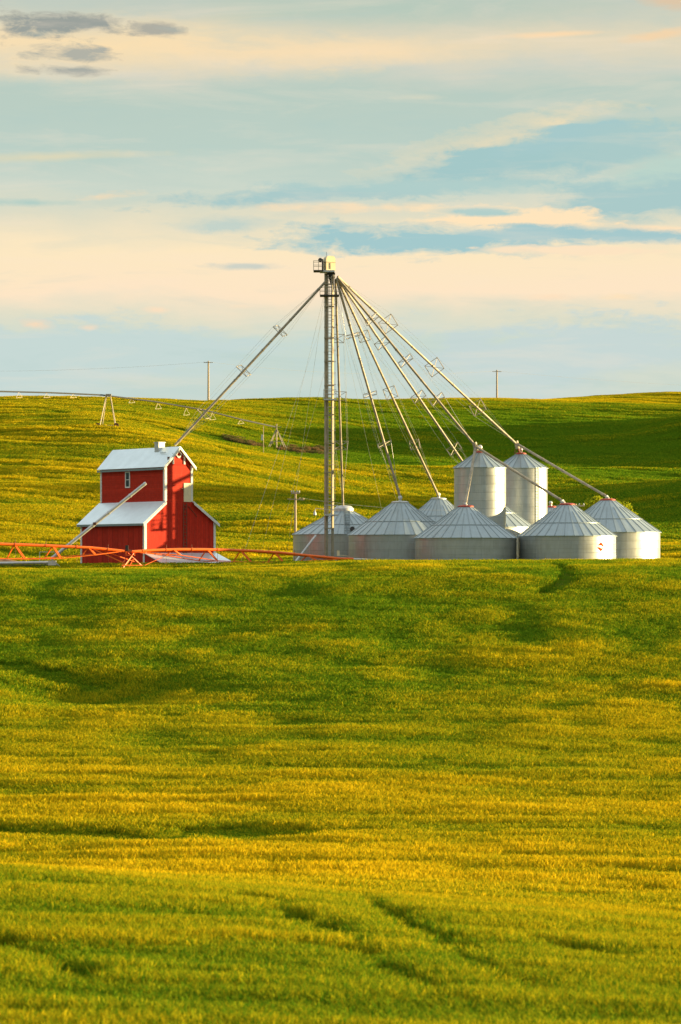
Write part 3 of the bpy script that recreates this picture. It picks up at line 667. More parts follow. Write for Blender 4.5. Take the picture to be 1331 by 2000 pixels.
def platform(px0, px1, row_top, row_floor, dark_floor, y0=-1.0, y1=0.5, posts=(0, .5, 1)):
    m_ = MB(); x0, x1 = X_(px0), X_(px1); zf = Z_(row_floor); zt_ = Z_(row_top)
    m_.box(x0, x1, DL+y0, DL+y1, zf-0.07, zf+0.05); fl = m_.build('platform', M['dark'] if dark_floor else M['pale'], leg)
    r_ = MB()
    for zz in (zt_, (zt_+zf)/2+0.05):
        for a_, b_ in (((x0, y0), (x1, y0)), ((x0, y1), (x1, y1)), ((x0, y0), (x0, y1)), ((x1, y0), (x1, y1))):
            r_.bar((a_[0], DL+a_[1], zz), (b_[0], DL+b_[1], zz), 0.04)
    for f_ in posts:
        for yy in (y0, y1): r_.bar((x0+(x1-x0)*f_, DL+yy, zf), (x0+(x1-x0)*f_, DL+yy, zt_), 0.04)
    r_.build('railing', M['ladder'] if dark_floor else M['pale'], fl)
platform(625.5, 662.5, 561, 578, True)
platform(632.5, 657.0, 762, 781, False)
platform(634.0, 660.5, 987, 1006, False)
platform(613.0, 632.0, 511, 530, True, -0.9, 0.5)
m_ = MB(); m_.box(X_(625), X_(654), DL-0.75, DL+0.55, Z_(532.6), Z_(529)); m_.build('platform', M['pale'], leg)
m_ = MB()     # head cover: half-round top, flanged
HT = R(27); HX = Vector((math.cos(HT), math.sin(HT), 0)); HY = Vector((-math.sin(HT), math.cos(HT), 0)); hc = Vector((X_(644), DL, 0))
hw_, hd_, zb, zt_, r_ = 0.50, 0.30, Z_(528.8), Z_(500.3), 0.32
poly = [(-hw_, zb), (hw_, zb)]
for a_ in np.linspace(0, math.pi/2, 7): poly.append((hw_-r_+r_*math.cos(a_), zt_-r_+r_*math.sin(a_)))
for a_ in np.linspace(math.pi/2, math.pi, 7): poly.append((-hw_+r_+r_*math.cos(a_), zt_-r_+r_*math.sin(a_)))
m_.prism([hc+HX*x-HY*hd_+UP*zz for x, zz in poly], HY*hd_*2); hd = m_.build('head_cover', M['cream'], leg, smooth=True)
m_ = MB(); m_.frame(hc, HX, HY, UP, -hw_-.03, hw_+.03, -hd_-.03, hd_+.03, Z_(513.3), Z_(512.0)); m_.frame(hc, HX, HY, UP, -.12, .02, -hd_-.05, -hd_, Z_(526), Z_(514)); m_.build('flange', M['spout'], hd)
m_ = MB(); m_.bar((X_(638), DL, Z_(500.5)), (X_(638), DL, Z_(492)), 0.03); m_.build('aerial', M['dark'], hd)
m_ = MB(); m_.tube([(X_(623.5), DL-0.35, Z_(508.5)), (X_(632), DL-0.35, Z_(508.5))], 0.10, 12); m_.ball(Vector((X_(626), DL-0.35, Z_(508.5))), 0.21, 14); m_.box(X_(629), X_(632), DL-0.5, DL-0.1, Z_(529), Z_(510)); m_.build('motor', M['dark'], leg, smooth=True)
m_ = MB(); m_.box(X_(639), X_(655), DL-0.3, DL+0.3, Z_(533), Z_(536.5)); m_.add([(X_(641)+i*0, 0, 0) for i in range(0)], [])
for k_ in range(1): m_.lathe(Vector((X_(648), DL-0.02, 0)), [(0.10, Z_(556)), (0.22, Z_(547)), (0.36, Z_(541)), (0.30, Z_(536))], 16)
m_.build('distributor', M['dark'], leg, smooth=True)
m_ = MB(); m_.tube([(X_(615.5), DL-0.7, Z_(1006)), (X_(617), DL-0.7, Z_(993)), (X_(634), DL-0.7, Z_(995))], 0.03, 6); m_.build('lamp_bracket', M['pale'], leg)
m_ = MB(); m_.lathe(Vector((X_(615.5), DL-0.7, 0)), [(0.04, Z_(997)), (0.13, Z_(1002)), (0.15, Z_(1006)), (0.05, Z_(1007))], 12); m_.build('yard_lamp', M['pale'], leg, smooth=True)

def bracket(p, axis, half, tilt, parent, skew=0.45):
    """square open frame round a spout with two crossing struts"""
    axis = axis.normalized(); ref = Vector((0, 1, 0)) if abs(axis.y) < 0.9 else Vector((1, 0, 0))
    x = axis.cross(ref).normalized(); y = axis.cross(x).normalized(); c_, s_ = math.cos(tilt), math.sin(tilt)
    y = (y*math.cos(skew)+axis*math.sin(skew)); x, y = x*c_+y*s_*0.3, y*c_-x*s_*0.3
    cs = [p+x*half*i+y*half*j for i, j in ((-1, -1), (1, -1), (1, 1), (-1, 1))]
    b_ = MB()
    for i in range(4): b_.bar(cs[i], cs[(i+1) % 4], 0.055)
    b_.bar(cs[0], cs[2], 0.04); b_.bar(cs[1], cs[3], 0.04)
    b_.build('truss_bracket', M['spout'], parent); return cs
def spout(p0, p1, rad, fracs, half=0.55, tilts=(0.5, 0.5, 0.5), extra=(), label=None, skew=0.4):
    m_ = MB(); p0 = Vector(p0); p1 = Vector(p1); d_ = p1-p0
    sagv = [p0+d_*t_-Vector((0, 0, 0.0012*d_.length*4*t_*(1-t_))) for t_ in np.linspace(0, 1, 13)]
    m_.tube(sagv+list(extra), rad, 12)
    for t_ in np.linspace(0.06, 0.97, max(3, int(d_.length/3.2))):      # clamp bands
        a_ = p0+d_*t_-Vector((0, 0, 0.0012*d_.length*4*t_*(1-t_))); m_.tube([a_-d_.normalized()*0.06, a_+d_.normalized()*0.06], rad+0.025, 12)
    s_ = m_.build('spout', M['spout'], leg, smooth=True)
    if label: s_['label'] = label
    frames = [bracket(p0+d_*t_, d_, half, tl, s_, skew) for t_, tl in zip(fracs, tilts)]
    if frames:
        cb = MB()
        for k_ in range(4):
            prev = p0+d_*0.02
            for fr in frames: cb.tube([prev, fr[k_]], 0.009, 4, cap=False); prev = fr[k_]
            cb.tube([prev, p0+d_*0.97], 0.009, 4, cap=False)
        cb.build('truss_cable', M['wire'], s_)
    return s_
def S(px, row, d): return P(px, row, d)
src = T(648, 545)
tA, tG = binA, binG
spout(T(640, 546), S(342, 870, 300.3), 0.122, (0.31, 0.55, 0.81), 0.72, (0.35, 0.35, 0.6))
spout(T(655.5, 546, .1), S(670.5, 990, 315.5), 0.11, (0.25, 0.50, 0.72), 0.70, (0.3, 0.3, 0.3), skew=0.16)
spout(T(657, 544), S(781, 968, 305.5), 0.122, (0.26, 0.53, 0.76), 0.70, (0.25, 0.3, 0.3), skew=0.12)
spout(T(659, 544, .2), S(857, 968, 335), 0.122, (0.245, 0.50, 0.745), 0.70, (0.7, 0.5, 0.8), skew=0.3)
spout(T(659, 542, .2), S(942, 957, 314.0), 0.122, (0.30, 0.55, 0.80), 0.70, (0.2, 0.2, 0.2), skew=0.12)
jG = S(929, 871, 305.0)
spout(T(660, 542), jG, 0.122, (0.245, 0.49, 0.72), 0.80, (0.5, 0.4, 0.4), skew=0.22)
jH = S(1010, 868, 319.8)
spout(T(660, 540, .1), jH, 0.122, (0.27, 0.525, 0.77), 1.05, (0.8, 0.8, 0.9))
def joint(p, name='diverter_valve', size=0.3):
    m_ = MB(); m_.box(p.x-size*.6, p.x+size*.6, p.y-size*.6, p.y+size*.6, p.z-size*.9, p.z+size*.5); m_.tube([p+Vector((-.1, 0, .35)), p+Vector((.1, 0, -.45))], size*.75, 12); return m_.build(name, M['spout'], leg)
joint(jG); joint(jH)
m_ = MB(); m_.tube([jG+Vector((0.1, 0, -0.1)), Vector((binG[1].x, binG[1].y, binG[4]+0.4))], 0.12, 10); m_.build('spout', M['spout'], leg, smooth=True)
m_ = MB(); m_.tube([jH, S(1015, 885, 321.0)], 0.12, 10); m_.tube([jH+Vector((0.0, 0, -0.1)), S(1005, 886, 320.5)], 0.04, 8); m_.tube([jH+Vector((0.2, 0, 0)), S(1022, 886, 320.5)], 0.04, 8); m_.build('spout', M['rust'], leg, smooth=True)
spout(jG+Vector((0, 0, -0.2)), S(909.5, 984, 296), 0.14, (), )
spout(jG+Vector((0.1, 0, -0.1)), S(1098, 978, 296), 0.125, ())
spout(jH+Vector((0.1, 0, 0)), S(1186, 970, 307), 0.125, ())
for (px_, row, d, s_) in ((1100, 981, 296, 0.26), (1187, 972, 307, 0.22), (909.5, 985, 296, 0.22)):
    p = S(px_, row, d); m_ = MB(); m_.tube([p+Vector((-0.12, 0, 0.18)), p+Vector((0, 0, -0.05)), p+Vector((0, 0, -0.35))], [s_*.8, s_, s_*.55], 12); m_.build('spout_end', M['pale'], leg, smooth=True)
gw = MB()
for (px0, row0, px1, row1, dd) in ((636, 565, 508, 1090, 330), (636, 565, 560, 1085, 345), (640, 600, 470, 1100, 290), (652, 565, 760, 1060, 350), (652, 565, 800, 1060, 345), (652, 600, 1060, 1060, 340), (636, 720, 560, 1000, 330)):
    a_ = T(px0, row0); b_ = S(px1, row1, dd); gw.tube([a_, b_], 0.010, 4, cap=False)
gw.build('guy_wire', M['wire'], leg)
m_ = MB(); m_.tube([S(617, 1046, 306), S(577, 1098, 303)], 0.11, 10)
intake = m_.build('spout', M['pale'], leg, smooth=True); intake['label'] = 'short pale pipe leaning against the leg foot'

# ------------------------------------------------------------------ barn
TH = R(38.7); D0 = 297.0
gn = Vector((math.sin(TH), -math.cos(TH), 0)); gr = Vector((math.cos(TH), math.sin(TH), 0)); up = Vector((0, 0, 1))   # gable outward, along gable
O = P(283, 1120, D0); O.z = 0.0
Lb, Wb = 11.0, 8.45; s1, s2 = 2.38, 5.68       # where the upper storey starts and ends along the gable
zl, zj, zu, zr = 5.05, 6.97, 10.6, 12.33
BB = lambda a_, b_, z_: O+gr*a_-gn*b_+up*z_     # a along the gable, b back from it
barn = empty('red_barn', O+gr*(Wb/2)-gn*(Lb/2), 'tall red wooden barn with white metal roofs, white corner boards and lean-to sides', 'barn')
mid = (s1+s2)/2
lw = MB(); lw.prism([BB(0, 0, -0.5), BB(Wb, 0, -0.5), BB(Wb, 0, zl), BB(s2, 0, zj), BB(s1, 0, zj), BB(0, 0, zl)], -gn*Lb); lw.build('wall', M['wall_lo'], barn)
uw = MB(); uw.prism([BB(s1, -0.002, zj-0.1), BB(s2, -0.002, zj-0.1), BB(s2, -0.002, zu), BB(mid, -0.002, zr-0.05), BB(s1, -0.002, zu)], -gn*(Lb+0.002)); uw.build('wall', M['wall_up'], barn)
def slab(a0, z0, a1, z1, th, ov0=0.0, ov1=0.0, front=0.28, back=0.25):
    d_ = Vector((a1-a0, z1-z0)); l = d_.length; d_ /= l; n_ = Vector((-d_.y, d_.x))
    if n_.y < 0: n_ = -n_
    A0 = Vector((a0, z0))-d_*ov0; A1 = Vector((a1, z1))+d_*ov1
    q_ = [A0, A1, A1+n_*th, A0+n_*th]; mb = MB(); mb.prism([BB(k.x, -front, k.y) for k in q_], -gn*(Lb+front+back)); return mb
slab(0, zl, s1, zj, 0.07, 0.42, 0.0).build('roof', M['broof'], barn)
slab(Wb, zl, s2, zj, 0.07, 0.42, 0.0).build('roof', M['broof'], barn)
slab(s1, zu, mid, zr, 0.07, 0.40, 0.0).build('roof', M['broof'], barn)
slab(s2, zu, mid, zr, 0.0705, 0.40, 0.0).build('roof', M['broof'], barn)
# rake boards (white) on the gable edges
def rake(a0, z0, a1, z1, ov0, ov1=0.0, w=0.24):
    d_ = Vector((a1-a0, z1-z0)).normalized(); A0 = Vector((a0, z0))-d_*ov0; A1 = Vector((a1, z1))+d_*ov1
    return [BB(k.x, -0.285, k.y) for k in (A0, A1)]+[BB(k.x, -0.285, k.y-w) for k in (A1, A0)]
for args in ((0, zl, s1, zj, 0.42), (Wb, zl, s2, zj, 0.42), (s1, zu, mid, zr, 0.40), (s2, zu, mid, zr, 0.40)):
    mb = MB(); mb.prism(rake(*args), gn*0.05); mb.build('rake_board', M['white'], barn)
def board(a0, a1, z0, z1, b0=-0.06, b1=0.0, name='corner_board', m=None):
    mb = MB(); mb.frame(O, gr, -gn, up, a0, a1, b0, b1, z0, z1); return mb.build(name, m or M['white'], barn)
board(-0.03, 0.20, -0.4, zl-0.02); board(Wb-0.20, Wb+0.03, -0.4, zl-0.02); board(s1-0.03, s1+0.22, zj+0.05, zu-0.03, -0.064, -0.002); board(s2-0.20, s2+0.03, zj+0.05, zu-0.03, -0.064, -0.002)
board(-0.06, -0.001, -0.4, zl-0.1, -0.06, 0.22); board(-0.06, -0.001, -0.4, zl-0.1, Lb-0.22, Lb+0.03)
board(s1-0.06, s1-0.001, zj+0.1, zu-0.1, -0.05, 0.20); board(s1-0.06, s1-0.001, zj+0.1, zu-0.1, Lb-0.20, Lb+0.03)
# eave fascias
mb = MB(); mb.frame(O, gr, -gn, up, -0.36, -0.32, -0.27, Lb+0.24, zl-0.42, zl-0.24); mb.build('fascia', M['rib'], barn)
mb = MB(); mb.frame(O, gr, -gn, up, s1-0.32, s1-0.28, -0.27, Lb+0.24, zu-0.52, zu-0.34); mb.build('fascia', M['rib'], barn)
# window in the upper side wall
wb = Lb*(322-252.5)/122.0
mb = MB(); 
for (b0, b1, z0, z1) in ((wb-0.40, wb-0.29, 8.45, 10.05), (wb+0.29, wb+0.40, 8.45, 10.05), (wb-0.29, wb+0.29, 8.45, 8.57), (wb-0.29, wb+0.29, 9.94, 10.05), (wb-0.29, wb+0.29, 9.22, 9.28)): mb.frame(O, gr, -gn, up, s1-0.07, s1-0.004, b0, b1, z0, z1)
wf = mb.build('window_frame', M['white'], barn)
mb = MB(); mb.frame(O, gr, -gn, up, s1-0.03, s1-0.005, wb-0.289, wb+0.289, 8.571, 9.939); mb.build('pane', M['glass'], wf)
# louvre tower in the gable with a diamond light
board(mid-0.76, mid-0.59, zu+0.05, zu+1.12, -0.09, -0.004, 'gable_trim'); board(mid+0.59, mid+0.76, zu+0.05, zu+1.12, -0.09, -0.004, 'gable_trim')
board(s1+0.3, s1+0.72, zu+0.05, zu+0.75, -0.02, -0.005, 'gable_hatch', M['rust'])
mb = MB()
cc = (mid, zr-0.72)
for i in range(4):
    a_, b_ = [(0, .34), (.34, 0), (0, -.34), (-.34, 0)][i], [(0, .34), (.34, 0), (0, -.34), (-.34, 0)][(i+1) % 4]
    mb.bar(BB(cc[0]+a_[0], -0.05, cc[1]+a_[1]), BB(cc[0]+b_[0], -0.05, cc[1]+b_[1]), 0.13, 0.09, up=gn)
mb.build('diamond_trim', M['white'], barn)
board(mid-1.3, mid+1.3, zu-0.03, zu+0.04, -0.05, -0.004, 'ledge', M['wall_lo'])
# cream hatch door near the right edge, and ladder down
board(s2-1.05, s2-0.21, zj+0.02, zj+1.85, -0.075, -0.004, 'hatch_door', M['cream'])
board(s2-1.35, s2-1.05, zj+1.28, zj+1.34, -0.12, -0.004, 'hatch_bracket', M['dark'])
mb = MB()
for a_ in (4.55, 4.95): mb.bar(BB(a_, -0.10, 1.6), BB(a_, -0.10, zj-0.1), 0.05)
z = 1.7
while z < zj-0.1: mb.bar(BB(4.55, -0.10, z), BB(4.95, -0.10, z), 0.045); z += 0.33
mb.build('wall_ladder', M['rust'], barn)
mb = MB(); mb.bar(BB(5.0, -0.05, zj-0.1), BB(4.6, -0.05, zj-0.9), 0.04); mb.bar(BB(5.2, -0.05, zj-0.4), BB(6.2, -0.05, zj-1.4), 0.04); mb.build('hatch_stay', M['rust'], barn)
# box vent on the ridge
vb = Lb*(346-313)/122.0; vc = BB(mid-0.15, vb, 0)
mb = MB(); mb.frame(vc, gr, -gn, up, -0.36, 0.36, -0.36, 0.36, zr-0.75, zr+0.50); mb.frame(vc, gr, -gn, up, -0.42, 0.42, -0.42, 0.42, zr+0.50, zr+0.57); mb.build('roof_vent', M['pale'], barn)
mb = MB(); mb.frame(BB(mid, vb-1.9, 0), gr, -gn, up, -0.8, -0.75, 0, 0.9, zr-0.58, zr-0.50); mb.build('roof_batten', M['pale'], barn)
# low porch with a white metal roof over the drive, sloping out from the gable
pr = MB(); a0, a1 = -0.15, Wb+0.15
q_ = [BB(a0, -0.03, 1.95), BB(a1, -0.03, 1.95), BB(a1, -3.4, 0.85), BB(a0, -3.4, 0.85)]
pr.prism(q_, up*0.07); pr.build('porch_roof', M['broof'], barn)
pw = MB(); pw.prism([BB(a0+0.1, -0.05, -0.3), BB(a0+0.1, -0.05, 1.9), BB(a0+0.1, -3.25, 0.84), BB(a0+0.1, -3.25, -0.3)], gr*0.1); pw.build('porch_wall', M['wall_lo'], barn); pw = MB(); pw.prism([BB(a1-0.2, -0.05, -0.3), BB(a1-0.2, -0.05, 1.9), BB(a1-0.2, -3.25, 0.84), BB(a1-0.2, -3.25, -0.3)], gr*0.1); pw.build('porch_wall', M['wall_lo'], barn)

# ------------------------------------------------------------------ machines in the yard
aug = empty('grain_auger', P(100, 1115, 289), 'long grey grain auger reaching up across the shaded side of the red barn', 'auger')
m_ = MB(); p0, p1 = P(100, 1092, 289), P(282, 946, 289); m_.tube([p0, p0.lerp(p1, .5), p1], 0.16, 14)
for t_ in (0.15, 0.45, 0.62, 0.85): a_ = p0.lerp(p1, t_); m_.tube([a_-(p1-p0).normalized()*.07, a_+(p1-p0).normalized()*.07], 0.19, 14)
m_.build('auger_tube', M['pale'], aug, smooth=True)
m_ = MB(); m_.tube([p1, p1+(p1-p0).normalized()*0.22], [0.175, 0.15], 12); m_.build('discharge_spout', M['pale'], aug, smooth=True)
a_ = p0.lerp(p1, .47); m_ = MB(); m_.box(a_.x-.15, a_.x+.15, a_.y-.3, a_.y-.05, a_.z-.1, a_.z+.15); m_.build('gearbox', M['rust'], aug)
m_ = MB(); m_.bar(P(78, 1078, 289), P(108, 1078, 289), 0.05); m_.bar(P(78, 1078, 289), P(78, 1104, 289), 0.05); m_.bar(P(100, 1092, 289), P(120, 1108, 289), 0.08)
m_.box(*[P(75, 0, 289).x, P(105, 0, 289).x], 288.6, 289.4, P(0, 1104, 289).z, P(0, 1097, 289).z); m_.build('hopper_frame', M['pale'], aug)
conv = empty('conveyor', P(30, 1110, 286), 'grey conveyor tube lying low on a frame at the left edge, beside tan dirt', 'conveyor')
m_ = MB(); m_.tube([P(-120, 1102, 286), P(104, 1098.5, 286)], 0.14, 12); m_.build('conveyor_tube', M['pale'], conv, smooth=True)
m_ = MB(); m_.bar(P(-120, 1107, 286), P(112, 1103.5, 286), 0.06); 
for px_ in range(-110, 110, 22): m_.bar(P(px_, 1102, 286), P(px_+8, 1106, 286), 0.05)
m_.bar(P(-100, 1106, 286), P(-100, 1118, 286), 0.08); m_.bar(P(60, 1104, 286), P(60, 1118, 286), 0.08); m_.build('conveyor_frame', M['dark'], conv)
m_ = MB(); m_.box(P(95, 0, 286).x, P(110, 0, 286).x, 285.8, 286.3, P(0, 1104, 286).z, P(0, 1095, 286).z); m_.build('drive_housing', M['pale'], conv)
# tan bank of dirt
def mound(name, pc, rx, ry, h, m, seed=3):
    rnd = random.Random(seed); V = []; Fc = []; n_, k_ = 36, 8
    for i in range(k_+1):
        f_ = i/k_
        for j in range(n_):
            a_ = 2*math.pi*j/n_; w_ = 1+0.08*math.sin(3*a_+seed)+0.05*math.sin(7*a_)
            V.append((pc.x+rx*f_*w_*math.cos(a_), pc.y+ry*f_*w_*math.sin(a_), pc.z+h*(1-f_**2.6)*(0.92+0.12*rnd.random())-0.15*f_))
    for i in range(k_):
        for j in range(n_): Fc.append((i*n_+j, i*n_+(j+1) % n_, (i+1)*n_+(j+1) % n_, (i+1)*n_+j))
    mb = MB(); mb.add(V, Fc); return mb.build(name, m, None, smooth=True, loc=pc)
bank = mound('dirt_bank', Vector((P(0, 0, 293).x-1.0, 293.5, hz(P(0, 0, 293).x, 293)-0.1)), 5.2, 2.2, 1.05, M['tan']); tag(bank, 'low bank of bare tan dirt behind the grey conveyor at the left edge', 'dirt bank')

# orange centre pivot
piv = empty('irrigation_pivot', P(256, 1112, 284), 'long orange irrigation pivot on trussed arches crossing in front of the red barn', 'irrigation machine')
def span(pts, vees, rodz, rad=0.135, rise=None, label=None, ends=True):
    """pts: pipe polyline, vees: (apex, left foot, right foot), rods through the feet"""
    m_ = MB(); m_.tube(pts, rad, 12)
    for a_, b_ in zip(pts[:-1], pts[1:]):
        c_ = a_.lerp(b_, .5); dd = (b_-a_).normalized(); m_.tube([c_-dd*.05, c_+dd*.05], rad+0.035, 12)
    s_ = m_.build('pipe_span', M['orange'], piv, smooth=True)
    feet = []
    for ap, fl, fr in vees:
        v_ = MB(); 
        f1 = fl+Vector((0, 0.75, 0)); f2 = fr+Vector((0, -0.75, 0))
        v_.bar(ap, f1, 0.095); v_.bar(ap, f2, 0.095); v_.bar(ap+Vector((0.12, 0, 0)), fr+Vector((0.1, 0.1, 0)), 0.075)
        vv = v_.build('truss_brace', M['orange'], s_)
        w_ = MB(); w_.bar(f1, f2, 0.05)
        w_.build('truss_strut', M['rust'], s_)
        feet.append((f1, f2))
    if feet:
        r_ = MB()
        for k_ in (0, 1):
            chain = [pts[0] if ends else feet[0][k_]]+[f_[k_] for f_ in feet]+[pts[-1]]
            for a_, b_ in zip(chain[:-1], chain[1:]): r_.tube([a_, b_], 0.045, 6)
        r_.build('truss_rod', M['orange'], s_)
    for a_, b_ in zip(pts[:-1], pts[1:]):
        n_ = max(1, int((b_-a_).length/2.2))
        for i in range(n_):
            dr = MB(); p_ = a_.lerp(b_, (i+.5)/n_); dr.tube([p_+Vector((0, 0, .1)), p_+Vector((0, .02, .38)), p_+Vector((0, .16, .46)), p_+Vector((0, .30, .36)), p_+Vector((0, .32, -1.35))], 0.014, 5); dr.build('drop_hose', M['rust'], s_)
    return s_
dP = 284.0
def Q(px, row, d=None): return P(px, row, dP+(px-256)*(0.026 if px > 256 else 0.018))
span([Q(-190, 1052), Q(-100, 1058), Q(0, 1062.5), Q(60, 1064.5), Q(120, 1067), Q(180, 1070), Q(243, 1076.5)],
     [(Q(-120, 1058), Q(-136, 1087), Q(-103, 1088)), (Q(-45, 1061), Q(-60, 1089), Q(-27, 1091)), (Q(28, 1064), Q(12, 1091), Q(49, 1092)), (Q(103, 1067), Q(86, 1090), Q(119, 1091)), (Q(173, 1070), Q(160, 1084), Q(187, 1084))], None)
span([Q(258, 1077.5), Q(300, 1074.5), Q(350, 1073), Q(400, 1073.2), Q(450, 1074.5), Q(500, 1076.5), Q(550, 1080), Q(600, 1085), Q(666, 1091.5)],
     [(Q(338, 1073.5), Q(324, 1084.5), Q(352, 1084)), (Q(404, 1073.5), Q(388, 1095.5), Q(424, 1095)), (Q(470, 1075.5), Q(455, 1098.5), Q(491, 1098)), (Q(537, 1079), Q(523, 1098.5), Q(553, 1098)), (Q(601, 1085), Q(588, 1096), Q(622, 1096.5))], None)
tw = MB()   # drive tower near the barn corner
for yy in (-0.9, 0.9):
    tw.bar(Q(262, 1080)+Vector((0, 0, 0)), Q(240, 1112)+Vector((0, yy, 0)), 0.075); tw.bar(Q(250, 1080), Q(284, 1112)+Vector((0, yy, 0)), 0.075)
    tw.bar(Q(240, 1104)+Vector((0, yy, 0)), Q(280, 1104)+Vector((0, yy, 0)), 0.06)
tw.bar(Q(182, 1072)+Vector((0, -0.1, 0)), Q(247, 1101)+Vector((0, -0.9, 0)), 0.10); tw.bar(Q(190, 1072)+Vector((0, 0.1, 0)), Q(262, 1097)+Vector((0, 0.9, 0)), 0.08); tw.bar(Q(330, 1083), Q(283, 1104), 0.05)
tw.bar(Q(236, 1112), Q(246, 1090), 0.08); tw.bar(Q(250, 1112), Q(262, 1090), 0.08)
tw.build('drive_tower', M['orange'], piv)
tw = MB(); tw.box(Q(246, 0).x, Q(264, 0).x, dP-0.35, dP+0.35, Q(0, 1084.5).z, Q(0, 1083).z); tw.box(Q(246, 0).x, Q(264, 0).x, dP-0.35, dP+0.35, Q(0, 1078).z, Q(0, 1076.5).z)
for px_ in (246.5, 263.5):
    tw.bar(Q(px_, 1083)+Vector((0, -.3, 0)), Q(px_, 1077)+Vector((0, -.3, 0)), 0.08); tw.bar(Q(px_, 1083)+Vector((0, .3, 0)), Q(px_, 1077)+Vector((0, .3, 0)), 0.08)
tw.build('coupling_frame', M['orange'], piv)
for px_, row in ((248, 1070), (661, 1080)):
    tw = MB(); qb = Q(px_, row); tw.box(qb.x-.12, qb.x+.14, qb.y-.15, qb.y+.15, qb.z-.28, qb.z+.24); tw.bar(Q(px_+2, row+4), Q(px_+20, row+6), 0.05); tw.build('control_box', M['cream'] if px_ > 600 else M['dark'], piv)
for px_, yy in ((238, -0.9), (284, 0.9), (650, -0.9), (694, 0.9)):
    w_ = MB(); c_ = Q(px_, 1120)+Vector((0, yy, 0)); w_.tube([c_+Vector((0, -.15, 0)), c_+Vector((0, .15, 0))], 0.55, 22); w_.build('wheel', M['dark'], piv, smooth=True)
tw = MB(); tw.bar(Q(666, 1092), Q(648, 1116), 0.075); tw.bar(Q(676, 1092), Q(694, 1116), 0.075); tw.tube([Q(666, 1091.5), Q(690, 1092)], 0.14, 12); tw.build('drive_tower', M['orange'], piv)
tw = MB(); tw.tube([Q(690, 1092), Q(760, 1094.5)], 0.10, 12); tw.build('pipe_end', M['pale'], piv, smooth=True)

# far pivot on the slope behind
fp = empty('irrigation_pivot', hit(540, 878, 600, 660), 'distant grey irrigation pivot arching down the green slope to its centre post', 'irrigation machine')
cpost = fp.location.copy()
dF = cpost.y
def FQ(px, row, d): return P(px, row, d)
pipe = [FQ(-420, 752, 560), FQ(-200, 757, 575), FQ(0, 764.5, 592), FQ(100, 767, 602), FQ(200, 771.5, 612), FQ(300, 784, 620), FQ(400, 801, 628), (FQ(470, 819, 633)), FQ(538, 834, dF)]
m_ = MB(); m_.tube(pipe, 0.15, 8); m_.build('pipe_span', M['pipe'], fp, smooth=True)
for px_, r0, r1, d_ in ((37, 766, 777, 595), (91, 768, 777, 601), (143, 770, 777, 606), (257, 779, 787, 617), (309, 787, 799, 621), (364, 797, 811, 625), (415, 806, 820, 629), (470, 820, 828, 633)):
    v_ = MB(); ap = FQ(px_, r0, d_); f1 = FQ(px_-5, r1, d_-.6); f2 = FQ(px_+7, r1-1, d_+.6); v_.bar(ap, f1, 0.05); v_.bar(ap, f2, 0.05); v_.bar(f1, f2, 0.05); v_.build('truss_brace', M['spout'], fp)
# the tower that carries the pipe half way
g_ = hit(210, 809, 560, 700); dT = 612.0; v_ = MB(); zb_ = hz(FQ(210, 0, dT).x, dT)
tp = FQ(212, 771, dT)
for sx_, sy_ in ((-1.6, -1.2), (1.6, -1.2), (-1.3, 1.2), (1.3, 1.2)): v_.bar(tp+Vector((sx_*0.25, 0, 0)), Vector((tp.x+sx_, dT+sy_, zb_+0.4)), 0.13)
v_.bar(Vector((tp.x-1.9, dT-1.2, zb_+.55)), Vector((tp.x+1.7, dT-1.2, zb_+.55)), 0.14); v_.box(tp.x-.5, tp.x+.6, dT-.3, dT+.3, tp.z-.25, tp.z+.15); v_.build('drive_tower', M['spout'], fp)
for sx_ in (-2.0, 1.7):
    v_ = MB(); c_ = Vector((tp.x+sx_, dT-1.2, zb_+0.55)); v_.tube([c_+Vector((0, -.15, 0)), c_+Vector((0, .15, 0))], 0.5, 14); v_.build('wheel', M['rust'], fp)
v_ = MB(); b0 = cpost; tp = FQ(540.5, 831, dF)
v_.tube([tp+Vector((0, 0, .3)), Vector((tp.x, tp.y, b0.z-.3))], 0.15, 8)
for sx_, sy_ in ((2.2, -1), (-1.9, -1), (1.8, 1.2), (-1.6, 1.2)): v_.bar(Vector((tp.x, tp.y, tp.z-.7)), Vector((tp.x+sx_, tp.y+sy_, b0.z)), 0.12)
v_.bar(Vector((tp.x-1.2, tp.y-.6, b0.z+1.7)), Vector((tp.x+1.2, tp.y-.6, b0.z+1.7)), 0.12); v_.bar(tp+Vector((-.1, 0, -.3)), tp+Vector((1.1, 0, -.3)), 0.10); v_.box(tp.x-1.3, tp.x-.7, tp.y-.9, tp.y-.5, b0.z+1.2, b0.z+1.6)
v_.build('centre_post', M['spout'], fp)
pb = empty('power_post', (FQ(515, 0, 628).x, 628, hz(FQ(515, 0, 628).x, 628)), 'thin wooden post with a small grey box beside the far pivot centre', 'post')
v_ = MB(); v_.tube([pb.location-Vector((0, 0, .2)), Vector((pb.location.x, 628, P(0, 832, 628).z))], 0.07, 7); v_.build('post', M['wood'], pb)
v_ = MB(); v_.box(pb.location.x-.45, pb.location.x-.05, 627.6, 627.95, P(0, 860, 628).z, P(0, 849, 628).z); v_.build('meter_box', M['pale'], pb)

